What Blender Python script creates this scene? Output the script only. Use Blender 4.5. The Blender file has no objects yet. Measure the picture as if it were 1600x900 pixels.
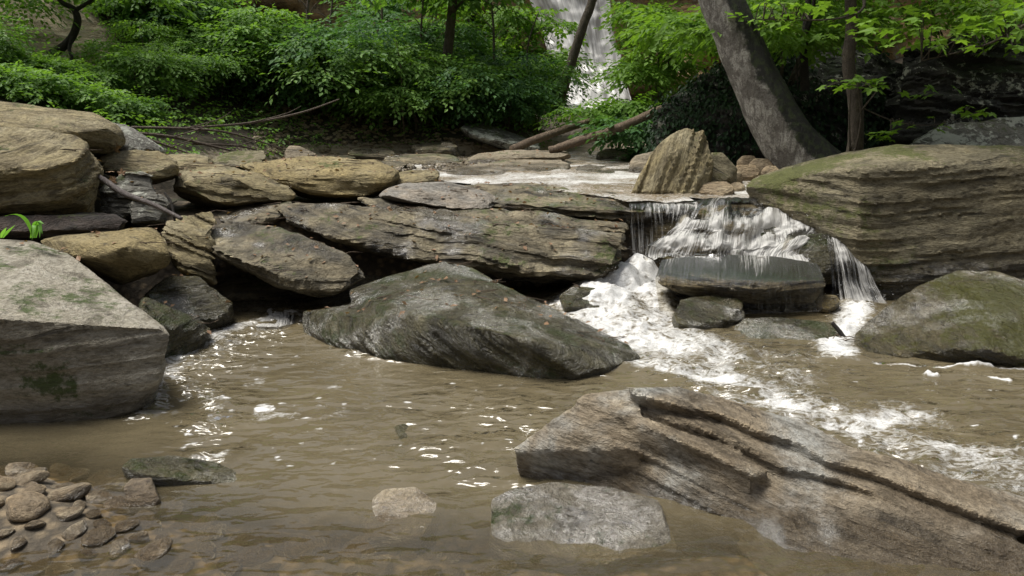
import bpy, bmesh, math, random
import numpy as np
from mathutils import Vector
random.seed(7); RNG = np.random.default_rng(11)
S = bpy.context.scene
C = S.collection
R = math.radians

# ------------------------------------------------------------------ camera, sky, sun, exposure
FPX = 1150.0; PITCH = R(13.45); CAMZ = 1.5
cam_d = bpy.data.cameras.new('camera'); cam = bpy.data.objects.new('camera', cam_d); C.objects.link(cam)
cam_d.sensor_width = 36; cam_d.lens = 36 * FPX / 1600; cam_d.clip_end = 500; cam_d.clip_start = .05
cam.location = (0, 0, CAMZ); cam.rotation_euler = (math.pi / 2 - PITCH, 0, 0)
S.camera = cam
SUN_EL, SUN_AZ = R(68), R(-76)                       # azimuth from +Y towards +X
w = bpy.data.worlds.new('World'); S.world = w; w.use_nodes = True
wn = w.node_tree; bgn = wn.nodes['Background']
sky = wn.nodes.new('ShaderNodeTexSky'); sky.sky_type = 'NISHITA'; sky.sun_disc = False
sky.sun_elevation = SUN_EL; sky.sun_rotation = SUN_AZ; sky.dust_density = 3; sky.air_density = 1
hs = wn.nodes.new('ShaderNodeHueSaturation'); hs.inputs['Saturation'].default_value = .40
wn.links.new(sky.outputs[0], hs.inputs['Color']); wn.links.new(hs.outputs[0], bgn.inputs[0])
bgn.inputs[1].default_value = .085
sd = bpy.data.lights.new('sun', 'SUN'); sun = bpy.data.objects.new('sun', sd); C.objects.link(sun)
sd.energy = 3.1; sd.angle = R(28); sd.color = (1, .96, .88)
sv = Vector((math.sin(SUN_AZ) * math.cos(SUN_EL), math.cos(SUN_AZ) * math.cos(SUN_EL), math.sin(SUN_EL)))
sun.rotation_euler = sv.to_track_quat('Z', 'Y').to_euler(); sun.location = (5, 10, 20)
S.view_settings.view_transform = 'Standard'; S.view_settings.look = 'None'
S.view_settings.exposure = .66; S.view_settings.gamma = 1
S.render.engine = 'CYCLES'
S.cycles.max_bounces = 7; S.cycles.transparent_max_bounces = 10

# ------------------------------------------------------------------ helpers
cp, sp = math.cos(PITCH), math.sin(PITCH)
def ray(px, py):
    u = (px - 800) / FPX; v = (450 - py) / FPX
    return np.array([u, cp + v * sp, -sp + v * cp])
def P(px, py, Y):                                   # point seen at a pixel, Y metres ahead
    d = ray(px, py); return np.array([0, 0, CAMZ]) + d * (Y / d[1])
def PZ(px, py, z=0.):                               # point seen at a pixel on the level z
    d = ray(px, py); return np.array([0, 0, CAMZ]) + d * ((z - CAMZ) / d[2])

def _h(ix, iy, iz, seed):
    n = (ix * 374761393 + iy * 668265263 + iz * 2147483647 + seed * 974711) & 0xffffffff
    n = ((n ^ (n >> 13)) * 1274126177) & 0xffffffff
    n = ((n ^ (n >> 16)) * 2246822519) & 0xffffffff
    return ((n ^ (n >> 15)) & 0xffffff) / float(0xffffff)
def vn(p, seed=0):                                  # value noise 0..1
    p = np.asarray(p, float); f = np.floor(p); i = f.astype(np.int64); t = p - f
    t = t * t * t * (t * (t * 6 - 15) + 10)
    r = 0
    for dx in (0, 1):
        wx = t[:, 0] if dx else 1 - t[:, 0]
        for dy in (0, 1):
            wy = t[:, 1] if dy else 1 - t[:, 1]
            for dz in (0, 1):
                wz = t[:, 2] if dz else 1 - t[:, 2]
                r = r + wx * wy * wz * _h(i[:, 0] + dx, i[:, 1] + dy, i[:, 2] + dz, seed)
    return r
def fbm(p, o=4, seed=0):
    p = np.asarray(p, float); a = .5; r = 0; tot = 0
    for k in range(o):
        r = r + a * vn(p * (2.03 ** k) + 17.3 * k, seed + k); tot += a; a *= .5
    return r / tot - .5
def sstep(a, b, x):
    t = np.clip((x - a) / (b - a), 0, 1); return t * t * (3 - 2 * t)

def npmesh(name, verts, faces, smooth=True):        # faces: (n,3) or (n,4) arrays, or a list of those
    if not isinstance(faces, (list, tuple)): faces = [faces]
    faces = [np.asarray(f, np.int32) for f in faces if len(f)]
    me = bpy.data.meshes.new(name)
    verts = np.asarray(verts, np.float32)
    me.vertices.add(len(verts)); me.vertices.foreach_set('co', verts.ravel())
    loops = np.concatenate([f.ravel() for f in faces]); tot = np.concatenate([np.full(len(f), f.shape[1], np.int32) for f in faces])
    me.loops.add(len(loops)); me.loops.foreach_set('vertex_index', loops)
    me.polygons.add(len(tot)); st = np.zeros(len(tot), np.int32); st[1:] = np.cumsum(tot)[:-1]
    me.polygons.foreach_set('loop_start', st)
    me.polygons.foreach_set('use_smooth', np.full(len(tot), smooth))
    me.update(calc_edges=True)
    return me
def attr(me, name, data, typ='FLOAT'):
    a = me.attributes.new(name, typ, 'POINT')
    a.data.foreach_set('value' if typ == 'FLOAT' else 'vector', np.asarray(data, np.float32).ravel())
def obj(name, me, mat=None, parent=None, loc=(0, 0, 0)):
    o = bpy.data.objects.new(name, me); C.objects.link(o); o.location = loc
    if mat and me is not None and not me.materials: me.materials.append(mat)
    if parent: o.parent = parent
    return o
def tag(o, label=None, cat=None, group=None, kind=None):
    if label: o['label'] = label
    if cat: o['category'] = cat
    if group: o['group'] = group
    if kind: o['kind'] = kind
    return o
def empty(name, loc): return obj(name, None, loc=loc)
def grid_faces(nu, nv):
    i = np.arange(nv - 1)[:, None] * nu + np.arange(nu - 1)[None, :]; i = i.ravel()
    return np.stack([i, i + 1, i + nu + 1, i + nu], 1)

# ------------------------------------------------------------------ materials
class NT:
    def __init__(s, name):
        s.m = bpy.data.materials.new(name); s.m.use_nodes = True; s.t = s.m.node_tree; s.t.nodes.clear()
        s.out = s.t.nodes.new('ShaderNodeOutputMaterial')
    def n(s, typ, ins=None, **kw):
        nd = s.t.nodes.new('ShaderNode' + typ)
        for k, v in kw.items(): setattr(nd, k, v)
        for k, v in (ins or {}).items(): s.set(nd.inputs[k], v)
        return nd
    def set(s, sock, v):
        if isinstance(v, bpy.types.NodeSocket): s.t.links.new(v, sock)
        elif isinstance(v, (tuple, list)) and sock.type == 'RGBA': sock.default_value = (*v[:3], 1)
        else: sock.default_value = v
    def attr(s, name): return s.n('Attribute', attribute_name=name)
    def noise(s, vec, scale=1., detail=4., rough=.55, dist=0.):
        return s.n('TexNoise', {'Vector': vec, 'Scale': scale, 'Detail': detail, 'Roughness': rough, 'Distortion': dist}).outputs['Fac']
    def mul(s, vec, k): return s.n('VectorMath', {0: vec, 1: k}, operation='MULTIPLY').outputs[0]
    def math(s, op, a, b=0., c=None, clamp=False):
        ins = {0: a, 1: b}
        if c is not None: ins[2] = c
        return s.n('Math', ins, operation=op, use_clamp=clamp).outputs[0]
    def ramp(s, v, a, b, lo=0., hi=1.):
        return s.n('MapRange', {'Value': v, 'From Min': a, 'From Max': b, 'To Min': lo, 'To Max': hi}, interpolation_type='SMOOTHSTEP').outputs[0]
    def mix(s, f, a, b, bt='MIX'):
        nd = s.n('Mix', data_type='RGBA', blend_type=bt); s.set(nd.inputs[0], f); s.set(nd.inputs[6], a); s.set(nd.inputs[7], b); return nd.outputs[2]
    def bump(s, h, strength, dist, nrm=None):
        nd = s.n('Bump', {'Height': h, 'Strength': strength, 'Distance': dist})
        if nrm is not None: s.set(nd.inputs['Normal'], nrm)
        return nd.outputs[0]
    def done(s, sh): s.t.links.new(sh, s.out.inputs['Surface']); return s.m

def rock_mat(name, c1, c2, c3, moss=0., wet=0., lichen=0., streak=38., mossc=(.055, .075, .016), wetline=0.10, crack=.6, gloss=1., dark=.88):
    t = NT(name); lc = t.attr('lc').outputs['Vector']; geo = t.n('NewGeometry'); pos = geo.outputs['Position']
    up = t.n('SeparateXYZ', {0: geo.outputs['Normal']}).outputs[2]; pz = t.n('SeparateXYZ', {0: pos}).outputs[2]
    st = t.noise(t.mul(lc, (3.2, 3.2, streak)), 1, 6, .65, .35)
    big = t.noise(lc, 2.3, 5, .6, .4)
    fine = t.noise(t.mul(lc, (34, 34, 85)), 1, 5, .68, .3)
    grain = t.noise(lc, 190, 2, .6)
    c1, c2, c3 = [tuple(x * dark for x in c) for c in (c1, c2, c3)]
    col = t.mix(t.ramp(st, .34, .66), c1, c2)
    col = t.mix(t.ramp(big, .45, .68), col, c3)
    col = t.mix(t.ramp(fine, .34, .62), t.mix(1., col, (.58, .56, .52), 'MULTIPLY'), col)
    col = t.mix(t.ramp(grain, .35, .7, .0, .35), col, t.mix(1., col, (1.5, 1.45, 1.35), 'MULTIPLY'))
    ck = t.noise(t.mul(lc, (2.2, 2.2, streak * .8)), 1, 4, .6, .3)
    ckf = t.math('MULTIPLY', t.ramp(ck, .415, .36), t.ramp(big, .35, .6, crack, crack * .35))
    col = t.mix(ckf, col, (.022, .018, .013))
    mid = t.noise(t.mul(lc, (4.5, 4.5, max(14, streak * .55))), 1, 6, .66, .5)
    col = t.mix(t.ramp(mid, .34, .48, .8, 0.), col, t.mix(1., col, (.34, .32, .28), 'MULTIPLY'))
    col = t.mix(t.ramp(mid, .55, .72, 0., .5), col, t.mix(1., col, (1.9, 1.86, 1.8), 'MULTIPLY'))
    pit = t.noise(t.mul(lc, (12, 12, 46)), 1, 4, .6, .3); col = t.mix(t.ramp(pit, .37, .29, 0., .7), col, (.03, .026, .02))
    edge_hl = t.ramp(geo.outputs['Pointiness'], .525, .60, 0., .6)      # ridge highlights painted into the colour along convex edges
    col = t.mix(edge_hl, col, t.mix(1., col, (1.9, 1.85, 1.75), 'MULTIPLY'))
    if lichen:
        li = t.ramp(t.math('ADD', t.noise(lc, 9, 6, .72), t.math('MULTIPLY', t.noise(lc, 1.5, 2), .5)), .90 - lichen * .25, .98 - lichen * .25)
        col = t.mix(li, col, (.42, .43, .37))
    if moss:
        mo = t.math('ADD', t.math('MULTIPLY', t.noise(pos, 1.9, 3), .8), t.math('MULTIPLY', t.noise(pos, 15, 6, .75), .75)); mo = t.math('SUBTRACT', mo, .15)
        mo = t.math('ADD', mo, t.math('MULTIPLY', up, .10))
        mo = t.math('ADD', mo, t.attr('moss').outputs['Fac']); mf = t.ramp(mo, .86 - moss * .36, .99 - moss * .36, 0, .92)
        mc = t.mix(t.noise(pos, 70, 3), t.mix(1., mossc, (.35, .4, .3), 'MULTIPLY'), t.mix(1., mossc, (1.9, 1.8, 1.4), 'MULTIPLY'))
        col = t.mix(mf, col, mc)
    wl = t.ramp(t.math('ADD', pz, t.math('MULTIPLY', t.math('SUBTRACT', big, .5), .25)), wetline - .03, wetline + .05, 1., 0.)
    wf = t.math('MAXIMUM', wl, t.ramp(t.math('ADD', t.noise(pos, 2.6, 3), wet), .82, 1.0), clamp=True) if wet else wl
    col = t.mix(t.math('MULTIPLY', wf, .85), col, t.mix(1., col, (.40, .39, .38), 'MULTIPLY'))
    ro = t.math('SUBTRACT', .85, t.math('MULTIPLY', wf, t.ramp(fine, .35, .7, .52, .72)))
    h = t.math('ADD', t.math('MULTIPLY', st, .7), t.math('ADD', t.math('MULTIPLY', fine, .45), t.math('MULTIPLY', grain, .12)))
    h = t.math('ADD', t.math('SUBTRACT', h, t.math('MULTIPLY', ckf, .6)), t.math('MULTIPLY', mid, 1.3))
    nb = t.bump(h, 1., .05)
    b = t.n('BsdfPrincipled', {'Base Color': col, 'Roughness': ro, 'Normal': nb, 'Coat Weight': t.math('MULTIPLY', wf, t.ramp(big, .50, .60, .04, gloss)), 'Coat Roughness': .10, 'Coat IOR': 2.2, 'Coat Normal': t.bump(t.math('ADD', mid, t.math('MULTIPLY', fine, .25)), 1., .07)})
    return t.done(b.outputs[0])

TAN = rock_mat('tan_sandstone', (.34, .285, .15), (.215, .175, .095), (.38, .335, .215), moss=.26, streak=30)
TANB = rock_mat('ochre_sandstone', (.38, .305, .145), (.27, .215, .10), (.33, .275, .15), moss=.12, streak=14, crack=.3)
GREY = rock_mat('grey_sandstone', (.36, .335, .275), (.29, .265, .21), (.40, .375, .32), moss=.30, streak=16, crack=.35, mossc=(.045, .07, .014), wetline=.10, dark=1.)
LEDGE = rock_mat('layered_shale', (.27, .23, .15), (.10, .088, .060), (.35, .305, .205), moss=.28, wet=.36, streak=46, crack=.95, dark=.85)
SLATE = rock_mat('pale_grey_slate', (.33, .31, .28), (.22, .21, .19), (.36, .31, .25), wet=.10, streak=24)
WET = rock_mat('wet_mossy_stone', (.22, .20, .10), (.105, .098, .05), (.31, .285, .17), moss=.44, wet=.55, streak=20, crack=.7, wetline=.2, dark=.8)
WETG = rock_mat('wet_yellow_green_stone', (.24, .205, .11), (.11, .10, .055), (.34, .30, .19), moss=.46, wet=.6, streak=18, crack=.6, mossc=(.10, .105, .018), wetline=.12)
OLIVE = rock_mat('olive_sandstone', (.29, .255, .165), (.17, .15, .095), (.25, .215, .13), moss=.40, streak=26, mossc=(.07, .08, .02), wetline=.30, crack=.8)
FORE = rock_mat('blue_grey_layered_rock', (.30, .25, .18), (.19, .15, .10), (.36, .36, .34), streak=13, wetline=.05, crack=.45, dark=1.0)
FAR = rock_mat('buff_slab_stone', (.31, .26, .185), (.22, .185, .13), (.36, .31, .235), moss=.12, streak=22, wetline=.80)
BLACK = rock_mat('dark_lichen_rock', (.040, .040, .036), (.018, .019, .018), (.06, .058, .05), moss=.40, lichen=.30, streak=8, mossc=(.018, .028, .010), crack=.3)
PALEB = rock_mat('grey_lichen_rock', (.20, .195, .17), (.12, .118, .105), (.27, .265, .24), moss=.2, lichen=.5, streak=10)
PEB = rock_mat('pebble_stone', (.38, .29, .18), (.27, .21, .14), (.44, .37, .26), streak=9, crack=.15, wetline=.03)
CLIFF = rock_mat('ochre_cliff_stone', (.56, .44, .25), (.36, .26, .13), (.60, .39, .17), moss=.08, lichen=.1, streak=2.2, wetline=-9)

def leaf_mat(name, ca, cb, trans=.35):
    t = NT(name); tn = t.attr('tint').outputs['Fac']; rnd = t.n('ObjectInfo').outputs['Random']
    f = t.math('ADD', t.math('MULTIPLY', tn, .62), t.math('MULTIPLY', rnd, .38))
    col = t.mix(f, ca, cb)
    p = t.n('BsdfPrincipled', {'Base Color': col, 'Roughness': .55, 'Specular IOR Level': .22})
    tr = t.n('BsdfTranslucent', {'Color': t.mix(1., col, (1.45, 1.5, .6), 'MULTIPLY')})
    mx = t.n('MixShader', {0: trans, 1: p.outputs[0], 2: tr.outputs[0]})
    return t.done(mx.outputs[0])
LEAF = leaf_mat('bank_leaves', (.040, .105, .028), (.215, .375, .075), .40)
LEAFD = leaf_mat('deep_green_leaves', (.026, .080, .034), (.125, .250, .075), .36)
LEAFY = leaf_mat('bright_leaves', (.085, .185, .026), (.19, .32, .05), .42)
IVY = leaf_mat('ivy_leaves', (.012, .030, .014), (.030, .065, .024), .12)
GRASS = leaf_mat('grass_blade', (.12, .30, .05), (.20, .42, .08), .35)
DRY = leaf_mat('dead_leaves', (.16, .09, .05), (.34, .22, .14), .15)

def bark_mat(name, c1, c2, moss=0., scale=1.):
    t = NT(name); geo = t.n('NewGeometry'); pos = geo.outputs['Position']; nx = t.n('SeparateXYZ', {0: geo.outputs['Normal']}).outputs[0]
    st = t.noise(t.mul(pos, (20 * scale, 20 * scale, 6 * scale)), 1, 6, .7, .8); bl = t.noise(pos, 5 * scale, 4, .6)
    fi = t.noise(pos, 60 * scale, 4, .7)
    col = t.mix(t.ramp(st, .32, .68), c2, c1); col = t.mix(t.ramp(bl, .47, .55, 0, .8), col, c2)
    col = t.mix(t.ramp(fi, .3, .6), t.mix(1., col, (.45, .42, .4), 'MULTIPLY'), col)
    if moss:
        mo = t.math('ADD', t.math('MULTIPLY', nx, .75), t.math('MULTIPLY', t.noise(pos, 6, 5, .65), .75))
        mf = t.ramp(mo, .22, .36, 0, .97)
        mc = t.mix(t.ramp(t.noise(pos, 14, 4), .42, .66), (.010, .011, .008), (.035, .052, .012))
        col = t.mix(mf, col, mc)
    h = t.math('ADD', st, t.math('MULTIPLY', fi, .4))
    b = t.n('BsdfPrincipled', {'Base Color': col, 'Roughness': .85, 'Normal': t.bump(h, 1., .06)})
    return t.done(b.outputs[0])
BARK = bark_mat('pale_mottled_bark', (.60, .58, .53), (.16, .145, .125), moss=1.)
BARKG = bark_mat('grey_brown_bark', (.20, .165, .12), (.11, .088, .065), scale=2)
BARKD = bark_mat('dark_bark', (.055, .045, .035), (.028, .023, .018), scale=2)
TWIG = bark_mat('weathered_wood', (.34, .28, .22), (.20, .155, .12), scale=4)
DRIFT = bark_mat('bleached_stick', (.42, .38, .36), (.27, .23, .22), scale=4)
ROT = bark_mat('rotten_log_wood', (.075, .055, .045), (.025, .019, .016), scale=1.6)
LOGM = bark_mat('brown_log_bark', (.36, .27, .19), (.20, .145, .10), scale=2)

def soil_mat():
    t = NT('bank_soil'); pos = t.n('NewGeometry').outputs['Position']; bare = t.attr('bare').outputs['Fac']
    n1 = t.noise(pos, 1.2, 5, .6); n2 = t.noise(pos, 14, 6, .7); n3 = t.noise(t.mul(pos, (2, 2, 18)), 1, 4, .6, .5)
    dark = t.mix(t.ramp(n2, .3, .7), (.028, .022, .014), (.075, .058, .038))
    dark = t.mix(t.ramp(n1, .5, .65, 0, .6), dark, (.03, .042, .015))
    sand = t.mix(t.ramp(n3, .35, .65), (.20, .155, .10), (.40, .33, .23)); sand = t.mix(t.ramp(n2, .4, .7, 0, .5), sand, (.30, .29, .25))
    col = t.mix(t.ramp(t.math('ADD', bare, t.math('MULTIPLY', t.math('SUBTRACT', n2, .5), .8)), .4, .6), dark, sand)
    b = t.n('BsdfPrincipled', {'Base Color': col, 'Roughness': .95, 'Normal': t.bump(t.math('ADD', n2, n3), .8, .06)})
    return t.done(b.outputs[0])
SOIL = soil_mat()
def bed_mat():
    t = NT('stream_bed_silt'); pos = t.n('NewGeometry').outputs['Position']
    v = t.n('TexVoronoi', {'Vector': pos, 'Scale': 16.}); n2 = t.noise(pos, 30, 5, .7)
    col = t.mix(t.ramp(n2, .3, .7), (.085, .066, .042), (.17, .135, .09)); col = t.mix(t.ramp(v.outputs['Distance'], .2, .6), t.mix(1., col, (1.5, 1.45, 1.35), 'MULTIPLY'), t.mix(1., col, (.5, .5, .5), 'MULTIPLY'))
    b = t.n('BsdfPrincipled', {'Base Color': col, 'Roughness': .8, 'Normal': t.bump(n2, .6, .03)})
    return t.done(b.outputs[0])
BED = bed_mat()
def water_mat(name, body, rip=26., amp=.010, murkk=1., foamc=(.70, .70, .69)):
    t = NT(name); pos = t.n('NewGeometry').outputs['Position']; fo = t.attr('foam').outputs['Fac']; mk = t.attr('murk').outputs['Fac']
    fl = t.attr('flow').outputs['Vector']
    r1 = t.noise(t.mul(pos, (.6, 1.3, 1)), rip, 1.2, .4, .7); r2 = t.noise(t.mul(pos, (.6, 1.2, 1)), rip * 3.3, 1., .4, .6)
    ch = t.attr('chop').outputs['Fac']; nb = t.bump(t.math('MULTIPLY', t.math('ADD', r1, t.math('MULTIPLY', r2, .30)), t.math('ADD', t.math('MULTIPLY', ch, .95), .10)), 1., amp)
    b1 = t.noise(pos, 34, 4, .65, .6); b2 = t.noise(pos, 130, 3, .7); b3 = t.noise(fl, 9, 4, .6, .4)
    ln = t.noise(t.mul(pos, (.7, 1.15, 1)), 11, 3, .55, 1.6); lace = t.math('SUBTRACT', 1., t.math('ABSOLUTE', t.math('SUBTRACT', t.math('MULTIPLY', ln, 4.), 2.)))
    bub = t.math('ADD', t.math('ADD', t.math('MULTIPLY', b1, .26), t.math('MULTIPLY', b2, .18)), t.math('ADD', t.math('MULTIPLY', b3, .22), t.math('MULTIPLY', lace, .24)))
    ff = t.ramp(t.math('ADD', fo, t.math('MULTIPLY', t.math('SUBTRACT', bub, .5), 2.0)), .34, 1.0)
    dif = t.n('BsdfDiffuse', {'Color': t.mix(t.ramp(t.noise(pos, 1.6, 3), .35, .7), body, tuple(c * .8 for c in body))})
    tra = t.n('BsdfTransparent', {'Color': (.86, .80, .66)})
    bd = t.n('MixShader', {0: mk, 1: tra.outputs[0], 2: dif.outputs[0]})
    gl = t.n('BsdfGlossy', {'Color': (1, 1, 1), 'Roughness': .085, 'Normal': nb})
    fr = t.n('Fresnel', {'IOR': 1.5, 'Normal': nb})
    ws = t.n('MixShader', {0: fr.outputs[0], 1: bd.outputs[0], 2: gl.outputs[0]})
    fb = t.n('BsdfPrincipled', {'Base Color': t.mix(t.ramp(b2, .3, .7), tuple(c * .78 for c in foamc), foamc), 'Roughness': .45, 'Subsurface Weight': 0., 'Normal': t.bump(bub, .6, .02)})
    mx = t.n('MixShader', {0: ff, 1: ws.outputs[0], 2: fb.outputs[0]})
    return t.done(mx.outputs[0])
POOL = water_mat('muddy_pool_water', (.150, .124, .074), rip=5.5, amp=.10)
RIFFLE = water_mat('riffle_water', (.21, .165, .105), rip=9., amp=.09)
def fall_mat(name, su=60., sv=3.2, foamc=(.74, .73, .70), glass=(.80, .77, .70)):
    t = NT(name); fl = t.attr('flow').outputs['Vector']; fo = t.attr('foam').outputs['Fac']; pos = t.n('NewGeometry').outputs['Position']
    s1 = t.noise(t.mul(fl, (su, sv, 1)), 1, 4, .6, .25); s2 = t.noise(t.mul(fl, (su * 2.7, sv * 2.2, 1)), 1, 3, .65, .2); b2 = t.noise(pos, 120, 2, .6)
    s = t.math('ADD', t.math('MULTIPLY', s1, .62), t.math('ADD', t.math('MULTIPLY', s2, .30), t.math('MULTIPLY', b2, .08)))
    ff = t.ramp(t.math('ADD', t.math('SUBTRACT', fo, .5), s), .40, .66)
    nb = t.bump(s, .8, .02)
    gl = t.n('BsdfGlossy', {'Color': (.40, .40, .40), 'Roughness': .22, 'Normal': nb}); tr = t.n('BsdfTransparent', {'Color': glass})
    fr = t.n('Fresnel', {'IOR': 1.22, 'Normal': nb})
    ws = t.n('MixShader', {0: fr.outputs[0], 1: tr.outputs[0], 2: gl.outputs[0]})
    fb = t.n('BsdfPrincipled', {'Base Color': t.mix(t.ramp(s2, .3, .7), tuple(c * .62 for c in foamc), foamc), 'Roughness': .35, 'Normal': nb})
    tl = t.n('BsdfTranslucent', {'Color': foamc}); fm = t.n('MixShader', {0: .25, 1: fb.outputs[0], 2: tl.outputs[0]})
    mx = t.n('MixShader', {0: ff, 1: ws.outputs[0], 2: fm.outputs[0]})
    return t.done(mx.outputs[0])
FALL = fall_mat('white_water')
FARFALL = fall_mat('far_white_water', su=7., sv=.55, foamc=(.86, .85, .82))

# ------------------------------------------------------------------ rocks
def H(pts, back=.5, zb=None, shrink=.85, bshrink=.85, bback=.35):
    base = [P(*q) for q in pts]; cx = np.mean([p[0] for p in base]); out = list(base)
    for p in base:
        k = (p[1] + back) / p[1]; z = CAMZ + (p[2] - CAMZ) * k - .12 * back
        out.append(np.array([(cx + (p[0] - cx) * shrink) * k, p[1] + back, z]))
        if zb is not None: out.append(np.array([(cx + (p[0] - cx) * bshrink) * (p[1] + back * bback) / p[1], p[1] + back * bback, zb]))
    return out
def hull_mesh(hulls):
    bm = bmesh.new()
    for pts in hulls:
        b2 = bmesh.new()
        for p in pts: b2.verts.new(p)
        r = bmesh.ops.convex_hull(b2, input=b2.verts)
        bmesh.ops.delete(b2, geom=list({g for g in r['geom_interior'] + r['geom_unused'] if isinstance(g, bmesh.types.BMVert)}), context='VERTS')
        bmesh.ops.recalc_face_normals(b2, faces=b2.faces)
        tm = bpy.data.meshes.new('t'); b2.to_mesh(tm); bm.from_mesh(tm); bpy.data.meshes.remove(tm); b2.free()
    me = bpy.data.meshes.new('rock'); bm.to_mesh(me); bm.free(); return me
def remesh(me, vox):
    o = bpy.data.objects.new('tmp', me); C.objects.link(o)
    m = o.modifiers.new('r', 'REMESH'); m.mode = 'VOXEL'; m.voxel_size = vox; m.adaptivity = 0
    dg = bpy.context.evaluated_depsgraph_get(); m2 = bpy.data.meshes.new_from_object(o.evaluated_get(dg))
    bpy.data.objects.remove(o); bpy.data.meshes.remove(me); return m2
SEED = [0]
def rock(name, label, hulls, mat, L=(0, 0, 1), amp=.03, lump=.05, vox=None, freq=9., cat='rock', group=None, spots=(), chips=14):
    SEED[0] += 1; sd_ = SEED[0] * 13
    allp = np.concatenate([np.array(h) for h in hulls]); Y = max(2.6, allp[:, 1].min())
    vox = vox or max(.011, .0042 * Y)
    me = remesh(hull_mesh(hulls), vox)
    n = len(me.vertices); co = np.empty(n * 3, np.float32); me.vertices.foreach_get('co', co); co = co.reshape(-1, 3).astype(float)
    no = np.empty(n * 3, np.float32); me.vertex_normals.foreach_get('vector', no); no = no.reshape(-1, 3).astype(float)
    L = np.array(L, float); L /= np.linalg.norm(L)
    t1 = np.cross(L, (0, 1, .01)); t1 /= np.linalg.norm(t1); t2 = np.cross(L, t1)
    q = co + RNG.uniform(-5, 5, 3)
    size = (co.max(0) - co.min(0)).max(); ctr = co.mean(0)
    rg_ = np.random.default_rng(sd_)
    for _ in range(chips):                              # flat broken facets
        d_ = rg_.normal(0, 1, 3) * (1, .9, .8); d_ /= np.linalg.norm(d_); pr = (co - ctr) @ d_; lim = pr.max() - rg_.uniform(.012, .045) * min(size, 1.6)
        co = co - d_ * (np.maximum(pr - lim, 0) * .9)[:, None]
    a, b, s = q @ t1, q @ t2, q @ L
    s = s + .05 * fbm(q * 2.2, 3, sd_)
    size = (co.max(0) - co.min(0)).max()
    k = min(1., size / 1.0)
    disp = np.zeros(n)
    for fr, am in ((freq, 1.), (freq * 2.4, .6), (freq * 5.3, .38)):
        sf = s * fr / k ** .5; c = np.floor(sf); ft = sf - c
        v0 = vn(np.stack([a * 1.7, b * 1.7, c * 7.31], 1), sd_); v1 = vn(np.stack([a * 1.7, b * 1.7, (c + 1) * 7.31], 1), sd_)
        v0 = v0 + .5 * (_h(c.astype(np.int64), c.astype(np.int64) * 0, c.astype(np.int64) * 0, sd_) - .5); v1 = v1 + .5 * (_h(c.astype(np.int64) + 1, c.astype(np.int64) * 0, c.astype(np.int64) * 0, sd_) - .5)
        disp += am * (v0 + (v1 - v0) * sstep(.82, 1., ft) - .55)
    side = no - (no @ L)[:, None] * L
    co2 = co + side * (disp * amp * k * 2.1)[:, None]
    rid = lambda f_, o_: np.abs(2 * vn(q * f_ + 31.7, sd_ + o_) - 1)
    crs = (.5 - rid(2.3 / k ** .5, 61)) * .9 + (.5 - rid(5.6, 62)) * .5 + (.5 - rid(13., 63)) * .28
    co2 += no * (.7 * lump * k * (.9 * fbm(q * 1.6 / k ** .5, 2, sd_ + 5) + .62 * crs) + amp * k * .6 * fbm(q * 9, 3, sd_ + 9))[:, None]
    org = np.array([(co2[:, 0].min() + co2[:, 0].max()) / 2, (co2[:, 1].min() + co2[:, 1].max()) / 2, co2[:, 2].min()])
    me.vertices.foreach_set('co', (co2 - org).astype(np.float32).ravel()); me.update()
    me.polygons.foreach_set('use_smooth', np.ones(len(me.polygons), bool))
    attr(me, 'lc', np.stack([a, b, s], 1), 'FLOAT_VECTOR')
    me.set_sharp_from_angle(angle=R(26))
    if spots: attr(me, 'moss', sum(w_ * np.exp(-((co - P(x_, y_, Y_)) ** 2).sum(1) / r_ ** 2) for x_, y_, Y_, r_, w_ in spots))
    me.name = name; me.materials.clear()
    o = obj(name, me, mat, loc=org)
    return tag(o, label, cat, group)

# -- left group
rock('flat_topped_boulder', 'big grey flat-topped boulder with dark mossy front face in the pool', [
    H([(-260, 494, 3.3), (0, 500, 3.3), (268, 518, 3.62), (-260, 362, 4.75), (50, 376, 4.7), (110, 397, 4.6), (-260, 690, 3.3), (0, 672, 3.42), (125, 668, 3.42), (205, 640, 3.48), (245, 596, 3.56)], back=.55, zb=-.3, bshrink=.8)], GREY, L=(.03, -.1, 1), amp=.010, lump=.010, freq=7, cat='boulder', chips=2, spots=[(20, 570, 3.33, .15, .17), (100, 595, 3.4, .13, .12), (195, 615, 3.5, .12, .10), (-120, 590, 3.3, .2, .14)])
rock('wedge_stone', 'ochre faceted wedge stone beneath the rotten log', [
    H([(60, 374, 4.8), (130, 362, 5.05), (243, 354, 5.1), (270, 398, 4.85), (264, 412, 4.8), (192, 434, 4.65), (135, 405, 4.62), (180, 395, 4.6), (190, 385, 4.62), (80, 395, 4.7)], back=.5)], TANB, L=(.3, .1, 1), amp=.01, lump=.02)
rock('round_boulder', 'large rounded tan boulder above the rotten log', [
    H([(-220, 215, 5.3), (0, 197, 5.4), (60, 199, 5.5), (120, 212, 5.6), (150, 232, 5.65), (157, 265, 5.55), (145, 330, 5.35), (90, 336, 5.2), (0, 332, 5.1), (-220, 330, 5.0), (-80, 250, 5.0), (60, 262, 5.05), (118, 250, 5.2), (125, 310, 5.12)], back=1.)], TAN, L=(-.12, -.25, 1), amp=.02, lump=.05, freq=15, cat='boulder')
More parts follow.
